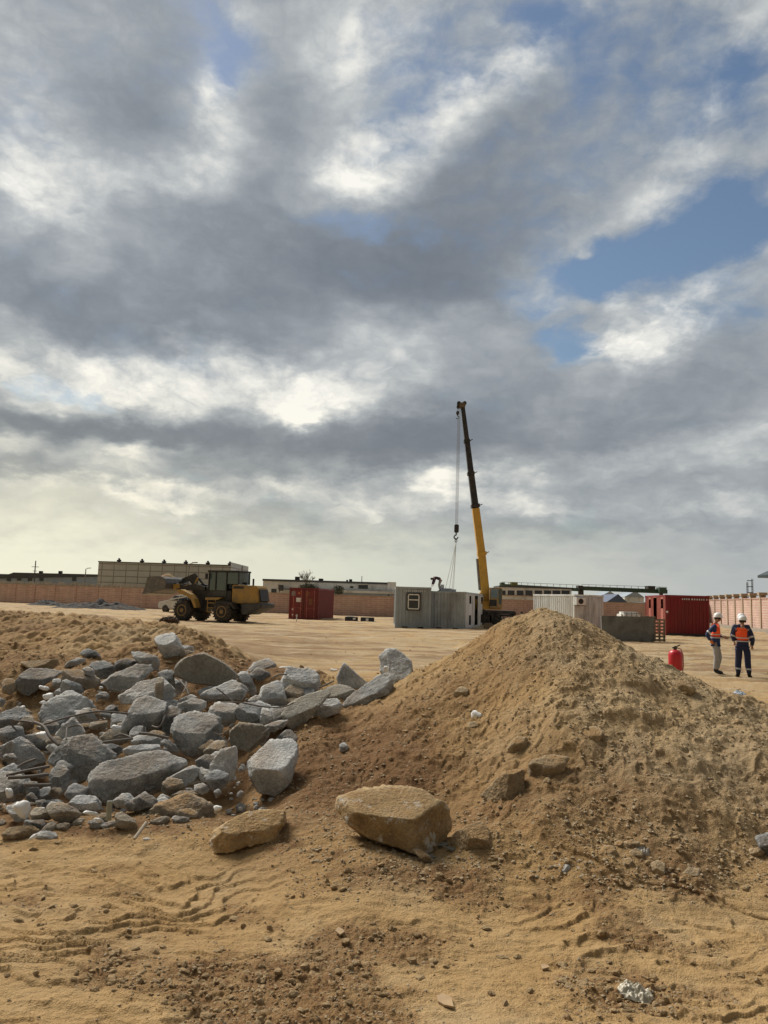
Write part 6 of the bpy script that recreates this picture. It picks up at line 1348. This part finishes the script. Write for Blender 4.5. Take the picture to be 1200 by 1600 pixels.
    if helmet:
        hm = MB().lathe(hc+Vector((0, 0, -.002)), [(.128, 0), (.126, .03), (.118, .07), (.095, .11), (.055, .138), (.005, .146)], n=24).build('helmet', HELM, T, smooth=True)
        pts = [hc+f*(.11+.055*math.cos(a))+sidev*.105*math.sin(a)*1.0 for a in np.linspace(-1.45, 1.45, 11)]; br = MB()
        for a, b in zip(pts, pts[1:]): br.hexa([hc+(a-hc)*.72+Vector((0, 0, -.004)), a+Vector((0, 0, -.012)), b+Vector((0, 0, -.012)), hc+(b-hc)*.72+Vector((0, 0, -.004)), hc+(a-hc)*.72+Vector((0, 0, .006)), a+Vector((0, 0, -.004)), b+Vector((0, 0, -.004)), hc+(b-hc)*.72+Vector((0, 0, .006))])
        br.build('brim', HELM, hm)
        MB().bar(hc+Vector((0, 0, .135)), hc+f*.1+Vector((0, 0, .1)), .02, .015).build('ridge', HELM, hm)
    if glove:
        w_ = Vector(J['wr_'+glove[0]]); e_ = Vector(J['el_'+glove[0]]); d = (w_-e_).normalized(); MB().lathe(w_-d*.02, [(.032, 0), (.045, .03), (.046, .08), (.03, .12), (.01, .14)], d, 12).build('glove', glove[1], T, smooth=True)
    return T
def stand(dx=0, **kw):
    J = dict(pelvis=(0, 0, .98), chest=(0, .01, 1.33), neck=(0, .0, 1.52), head=(0, -.03, 1.66), sh_l=(.20, .01, 1.43), sh_r=(-.20, .01, 1.43), el_l=(.27, .06, 1.15), el_r=(-.27, .06, 1.15),
             wr_l=(.25, -.08, .93), wr_r=(-.25, -.08, .93), hip_l=(.10, 0, .90), hip_r=(-.10, 0, .90), kn_l=(.13, -.03, .50), kn_r=(-.13, -.02, .50), an_l=(.15, .02, .09), an_r=(-.15, .02, .09), toe_l=(.18, -.13, .045), toe_r=(-.18, -.13, .045))
    J.update(kw); return J
PY = 23.4
def ppos(px, py, Y=PY): q = at(px, py, Y); return (q.x, Y, hz(q.x, Y)-.01)
pz = hz(at(1120, 1048, PY).x, PY)
# left worker: seen from behind-left, looks right, hand behind the hip
person(ppos(1119, 1048), R(65), 'worker in orange vest with light grey trousers, left of the pair', stand(face=(-.25, -1, 0), el_r=(-.22, .24, 1.16), wr_r=(-.16, .12, .98), el_l=(.25, .02, 1.14), wr_l=(.18, -.20, 1.10), kn_l=(.12, -.10, .50), an_l=(.14, .0, .09), toe_l=(.16, -.15, .045), chest=(0, -.02, 1.33), head=(0, -.08, 1.65)),
       (mat('blue_work_cloth', (.02, .045, .14), .85, 0, .2, 6), TROUS, BOOT), glove=('r', mat('orange_glove', (.7, .22, .05), .8)), coat=.12, bands='arms', group='site workers standing by the fire extinguisher')
person(ppos(1162, 1052, 23.0), R(150), 'worker in orange vest and navy trousers with reflective bands, seen from behind', stand(face=(.3, -1, 0), el_l=(.27, -.02, 1.16), wr_l=(.12, -.22, 1.08), el_r=(-.27, .0, 1.15), wr_r=(-.24, -.14, .96), kn_l=(.12, -.02, .5), toe_l=(.2, -.12, .045)),
       (NAVY, NAVY, BOOT), coat=.05, group='site workers standing by the fire extinguisher')
person(ppos(1160, 1047, 24.3), R(-10), 'third worker in dark clothes, mostly hidden behind the worker in navy', stand(head=(0, -.03, 1.64)), (NAVY, NAVY, BOOT), vest=False, bands=None, group='site workers standing by the fire extinguisher')
# bending worker on the roof
q = at(683, 921, 52.4)
person((q.x+.02, 52.4, org_c if 'org_c' in globals() else 2.5), R(-78), 'worker in dark clothes bending over on the roof of the worn grey container', dict(pelvis=(0, .22, .84), chest=(0, -.14, .98), neck=(0, -.32, .92), head=(0, -.42, .84), face=(0, -.5, -1), sh_l=(.19, -.20, .98), sh_r=(-.19, -.20, .98), el_l=(.21, -.27, .70), el_r=(-.21, -.27, .70), wr_l=(.17, -.34, .47), wr_r=(-.17, -.34, .47),
       hip_l=(.10, .20, .80), hip_r=(-.10, .20, .80), kn_l=(.13, .06, .46), kn_r=(-.13, .16, .45), an_l=(.14, .16, .09), an_r=(-.14, .30, .09), toe_l=(.15, .0, .045), toe_r=(-.16, .15, .045)), (PLUM, PALE, BOOT), helmet=False, vest=False, bands=None)

# ------------------------------------------------------------------ fire extinguisher
FY = 22.0; q = at(1055.5, 1050, FY); fz = hz(q.x, FY); s_ = 1.0; hgt = at(1055, 1015, FY).z-fz
FE = thing('fire_extinguisher', (q.x, FY, fz), 0, 'big red fire extinguisher cylinder standing on the ground left of the workers', 'fire extinguisher')
REDX = mat('extinguisher_red', (.50, .012, .025), .35, 0, .06, 3)
MB().lathe((0, 0, 0), [(.17, .0), (.19, .03), (.19, hgt-.16), (.175, hgt-.08), (.12, hgt-.02), (.05, hgt)], n=28).build('cylinder', REDX, FE, smooth=True)
MB().lathe((0, 0, hgt-.01), [(.045, 0), (.045, .06), (.03, .07), (.03, .11)], n=12).bar((0, 0, hgt+.08), (.14, 0, hgt+.13), .03).bar((-.08, 0, hgt+.05), (.06, 0, hgt+.05), .04).build('valve', BLACK, FE)
MB().tube([(.05, 0, hgt+.05), (.16, 0, hgt+.02), (.22, 0, hgt-.15), (.225, 0, .3), (.20, 0, .12)], .016, 8).build('hose', mat('hose_pink', (.45, .2, .18), .6), FE)

# ------------------------------------------------------------------ scraps, rods, foam
def rod(name, pts, r, m, label, cat, kind=None, group=None):
    P = [at(*p) for p in pts]; c = P[0].copy()
    if len(P) > 2:                                                # smooth
        Q = []
        for i in range(len(P)-1):
            p0, p1, p2, p3 = P[max(i-1, 0)], P[i], P[i+1], P[min(i+2, len(P)-1)]
            for t_ in (0, .25, .5, .75): Q.append(.5*((2*p1)+(p2-p0)*t_+(2*p0-5*p1+4*p2-p3)*t_*t_+(3*p1-p0-3*p2+p3)*t_**3))
        P = Q+[P[-1]]
    return tag(MB().tube([p-c for p in P], r, 7).build(name, m, smooth=True, loc=c), label, cat, group)
RB = mat('rebar', (.14, .125, .11), .8, .2, .3, 20); GB = 'reinforcement rods sticking out of the rubble'
T1 = lambda x, y, Y: (x/6, 1000+y/6, Y); T4 = lambda x, y, Y: (x/6, 1120+y/6, Y); T5 = lambda x, y, Y: (180+x/6, 1080+y/6, Y); T2 = lambda x, y, Y: (180+x/6, 980+y/6, Y); T3 = lambda x, y, Y: (350+x/3.871, 1010+y/3.871, Y)
for pts, r, lab in (([T1(140, 755, 6.85), T1(260, 765, 6.8), T1(400, 790, 6.75), T1(560, 745, 6.75), T1(720, 705, 6.8), T1(900, 672, 6.9), T1(1080, 680, 7.0), T1(1200, 692, 7.05)], .009, 'long wavy rod lying across the broad leaning slab'),
    ([T4(320, 50, 6.6), T4(410, 90, 6.5), T4(470, 190, 6.4), T4(550, 265, 6.35)], .013, 'thick bent rod running down to the right from the left dark block'),
    ([T1(130, 745, 6.9), T1(115, 800, 6.9), T1(160, 850, 6.9)], .008, 'short hooked rod at the left dark block'),
    ([T4(620, 210, 6.1), T4(625, 130, 6.2), T4(640, 100, 6.25), T4(750, 82, 6.3), T4(800, 150, 6.2)], .006, 'thin angular wire standing over the pyramid boulder'),
    ([T4(165, 475, 6.2), T4(240, 430, 6.2), T4(340, 395, 6.2)], .010, 'dark rod across the pale diamond shaped chunk'),
    ([T4(60, 550, 5.9), T4(250, 505, 5.95), T4(460, 465, 6.1)], .012, 'upper dark bar of the three beneath the diamond chunk'),
    ([T4(75, 570, 5.85), T4(260, 562, 5.9), T4(455, 540, 6.0)], .014, 'middle greenish bar of the three beneath the diamond chunk'),
    ([T4(225, 640, 5.75), T4(340, 640, 5.8), T4(470, 638, 5.95)], .013, 'lowest pale bar of the three beneath the diamond chunk'),
    ([T4(960, 240, 6.3), T4(1080, 225, 6.35), T4(1240, 205, 6.5)], .011, 'straight dark bar behind the huge slanting boulder'),
    ([T5(-20, 430, 6.5), T5(60, 405, 6.55), T5(150, 435, 6.5)], .010, 'curved dark rod left of the low rounded piece'),
    ([T5(225, 395, 6.45), T5(340, 405, 6.45), T5(500, 440, 6.45)], .013, 'dark bar pointing at the central boulder'),
    ([T5(272, 380, 6.8), T5(270, 330, 6.8), T5(268, 285, 6.8)], .007, 'short upright pale wire on the rounded grey block'),
    ([T5(345, 325, 6.9), T5(400, 340, 6.85), T5(440, 300, 6.85), T5(470, 230, 6.9)], .008, 'twisted black wire by the dark faced block'),
    ([T2(600, 495, 7.75), T2(660, 560, 7.6), T2(690, 630, 7.5)], .009, 'pale bent rod hanging under the smooth slab'), ([T2(665, 515, 7.7), T2(665, 560, 7.6), T2(640, 610, 7.5)], .007, 'thin wire hanging beside the pale bent rod'),
    ([T2(950, 570, 7.3), T2(1040, 640, 7.25), T2(1110, 705, 7.2)], .007, 'wire lying over the wedge under the smooth slab'),
    ([T3(-20, 335, 7.1), T3(100, 340, 7.1), T3(240, 365, 7.2), T3(360, 365, 7.3), T3(420, 340, 7.35)], .006, 'long thin wire looping across the right half of the rubble'),
    ([T3(575, 250, 7.8), T3(610, 235, 7.85), T3(665, 208, 8.0)], .008, 'curved rod between tilted boulder and beam'),
    ([T3(300, 185, 8.0), T3(340, 170, 8.0), T3(380, 172, 8.0)], .008, 'short rod behind the tilted boulder'),
    ([(333, 1145, 6.3), (345, 1148, 6.3), (358, 1140, 6.3)], .006, 'short wire on the smooth tan faced block'),
    ([(410, 1147, 6.6), (416, 1142, 6.6), (421, 1138, 6.65)], .006, 'tiny black wire on the pale flake')):
    rod('steel_rod', pts, r, RB, lab, 'steel rod', group=GB)
rod('rusty_rod', [(852, 1166, 6.0), (880, 1154, 6.1), (905, 1135, 6.25), (925, 1115, 6.4), (956, 1090, 6.65)], .011, RUSTM, 'long rusty rod lying diagonally on the sand heap', 'steel rod')
rod('wooden_stick', [(210, 1311, 5.15), (229, 1285, 5.3)], .011, mat('pale_stick', (.38, .33, .25), .8), 'short pale stick leaning at the front edge of the rubble', 'stick')
T = thing('plastic_stub', at(170, 1274, 5.45), 0, 'upright greenish plastic pipe stub in the front of the rubble', 'pipe'); MB().lathe((0, 0, -.03), [(.018, 0), (.018, .115), (.016, .125)], n=14).build('pipe', mat('pipe_plastic', (.30, .31, .25), .5), T, smooth=True); MB().lathe((0, 0, .094), [(.011, 0), (.011, .003)], n=12).build('bore', BLACK, T)
FOAM = mat('white_foam', (.78, .78, .76), .7, 0, .08, 10, None, 0, 1, .5, 40)
GF = 'white plaster and foam scraps in the rubble'
for k, (t_, pts, Y, lab) in enumerate([(7, [(120, 285), (190, 245), (270, 290), (290, 330), (250, 420), (200, 380)], 5.42, 'largest white painted flake on the grey block at the lower left'),
    (4, [(330, 170), (370, 138), (430, 150), (470, 190), (440, 210), (380, 200)], 6.75, 'white plaster cap on the dark chunk near the left edge'),
    (4, [(50, 690), (70, 668), (120, 710), (125, 750), (80, 765)], 5.75, 'dab of white paint on the broad grey block'),
    (1, [(365, 430), (430, 425), (465, 450), (460, 475), (400, 455)], 8.0, 'upper white scrap below the flat dark slab'), (1, [(400, 530), (460, 495), (505, 505), (495, 545), (430, 560)], 7.8, 'middle white scrap below the flat dark slab'),
    (1, [(370, 590), (400, 568), (430, 572), (395, 600)], 7.7, 'lowest white scrap below the flat dark slab'), (1, [(190, 630), (215, 615), (240, 622), (238, 645), (205, 645)], 7.4, 'small white lump above the left dark block'),
    (1, [(1040, 820), (1075, 795), (1120, 810), (1140, 850), (1090, 870)], 7.0, 'white crumbly lump right of the broad leaning slab'), (1, [(930, 440), (960, 432), (970, 455), (940, 460)], 7.9, 'tiny white fragment below the pale sloping slab'),
    (7, [(780, 350), (800, 340), (910, 370), (920, 385), (860, 388), (800, 372)], 5.45, 'elongated white scrap in front of the pale dome shaped chunk'), (7, [(270, 615), (330, 550), (355, 565), (300, 618)], 5.18, 'white board edge at the very front left of the rubble'),
    (7, [(885, 410), (920, 405), (960, 445), (930, 452)], 5.4, 'small white scrap left of the plastic stub foot'), (7, [(390, 320), (410, 308), (425, 322), (415, 335), (395, 333)], 5.45, 'round white crumb right of the white painted block'),
    (7, [(28, 290), (40, 275), (60, 310), (45, 325)], 5.45, 'white crumb at the left photo edge low in the rubble'), (8, [(838, 440), (912, 425), (910, 462), (860, 480)], 5.62, 'bright white block right of the large brown grey boulder'),
    (8, [(235, 715), (280, 702), (298, 718), (260, 728)], 5.1, 'white scrap on the ground under the pale stick'), (10, [(272, 345), (298, 340), (308, 358), (285, 370), (274, 366)], 6.9, 'white scrap of foam on the left slope of the sand heap'),
    (3, [(640, 150), (660, 135), (690, 138), (670, 155)], 9.5, 'white scrap behind the far end of the beam'), (3, [(330, 132), (370, 120), (415, 126), (370, 138)], 11, 'flat white scrap on the sand behind the tilted boulder'), (3, [(965, 150), (975, 118), (990, 125), (985, 160)], 8.1, 'white blob on the left face of the rightmost block'),
    (3, [(845, 205), (858, 196), (872, 208), (858, 218)], 9.0, 'white crumb between wedge and rightmost block')]):
    rock('white_scrap', t_, pts, FOAM, lab, 'scrap', GF, Y=Y, depth=.5, seed=300+k, lvl=3, rough=1.2, onsoil=(t_ == 10 or (t_ == 8 and k == 15)))
# crumpled plastic bag and slate shards in the foreground
def patch(name, px, py, w_, d_, h_, m, label, cat, seed, n=44, rz=0):
    q = gp(px, py, 0); a, b = np.meshgrid(np.linspace(-1, 1, n), np.linspace(-1, 1, n), indexing='ij'); x = a*w_/2; y = b*d_/2
    edge = 1-sst(.55+.3*fbm2(a, b, 1.6, 3, .6, seed), .95+.2*fbm2(a, b, 1.6, 3, .6, seed), np.hypot(a, b)); z = h_*(.35+np.abs(fbm2(x/w_, y/w_, 5, 4, .65, seed+1, False))*2.4)*edge
    i = (np.arange(n-1)[:, None]*n+np.arange(n-1)[None, :]); F = np.stack([i, i+n, i+n+1, i+1], -1); K = (edge[:-1, :-1] > .05).ravel() ; F = F.reshape(-1, 4)[K]
    g = H(q.x+x.ravel(), q.y+y.ravel())-hz(q.x, q.y)
    V = np.stack([x.ravel(), y.ravel(), z.ravel()+g], -1); V2 = V.copy(); V2[:, 2] -= .003
    o = npmesh(name, V, F, m, smooth=True, loc=(q.x, q.y, hz(q.x, q.y)+.004)); s = o.modifiers.new('thickness', 'SOLIDIFY'); s.thickness = .0015; return tag(o, label, cat)
patch('plastic_bag', 992, 1552, .17, .13, .011, mat('bag_plastic', (.42, .38, .29), .35, 0, .2, 20), 'crumpled whitish plastic bag pressed into the sand at the lower right', 'plastic bag', 31)
patch('crumpled_rag', 1005, 1390, .10, .09, .02, mat('grey_rag', (.36, .33, .28), .6, 0, .3, 20), 'crumpled grey rag at the foot of the sand heap on the right', 'rag', 33)
patch('plastic_bag', 1155, 1076, .30, .30, .03, mat('blue_plastic', (.32, .38, .45), .5), 'small bluish plastic piece lying in the sand right behind the heap', 'plastic piece', 35)
rs_ = np.random.RandomState(12); SL = mat('slate', (.19, .18, .155), .9, 0, .2, 10)
for k, (px_, py_, w_, h_, lab) in enumerate(((655, 1366, 30, 5, 'longest thin slate shard in front of the largest yellow block'), (690, 1363, 26, 4, 'second slate shard right of the longest one'), (668, 1374, 22, 6, 'lower broken slate shard in front of the largest yellow block'), (705, 1371, 18, 3, 'rightmost small slate sliver in front of the largest yellow block'),
      (530, 1463, 14, 6, 'flat clay flake in the left middle foreground'), (695, 1556, 22, 14, 'pointed clay flake in the lower middle foreground'), (850, 1508, 16, 5, 'flat clay flake in the right foreground near the bag'))):
    q = gp(px_, py_, 0); k_ = q.y/FPX; w2 = w_*k_/2; d2 = h_*k_*2.2; n_ = 6; pts = [(w2*math.cos(a+rs_.uniform(-.35, .35))*rs_.uniform(.55, 1.2), d2*math.sin(a)*rs_.uniform(.45, 1.15)) for a in np.linspace(0, 6.283, n_, endpoint=False)]
    o = MB().prism(pts, 0, .008, 'z').build('slate_shard', SL if k < 4 else mat('clay_flake', (.36, .25, .14), .9, 0, .2, 12), loc=(q.x, q.y, hz(q.x, q.y)+.006)); o.rotation_euler = (rs_.uniform(-.15, .15), rs_.uniform(-.12, .12), rs_.uniform(-.4, .4)); tag(o, lab, 'shard', 'flat shards lying in the foreground')
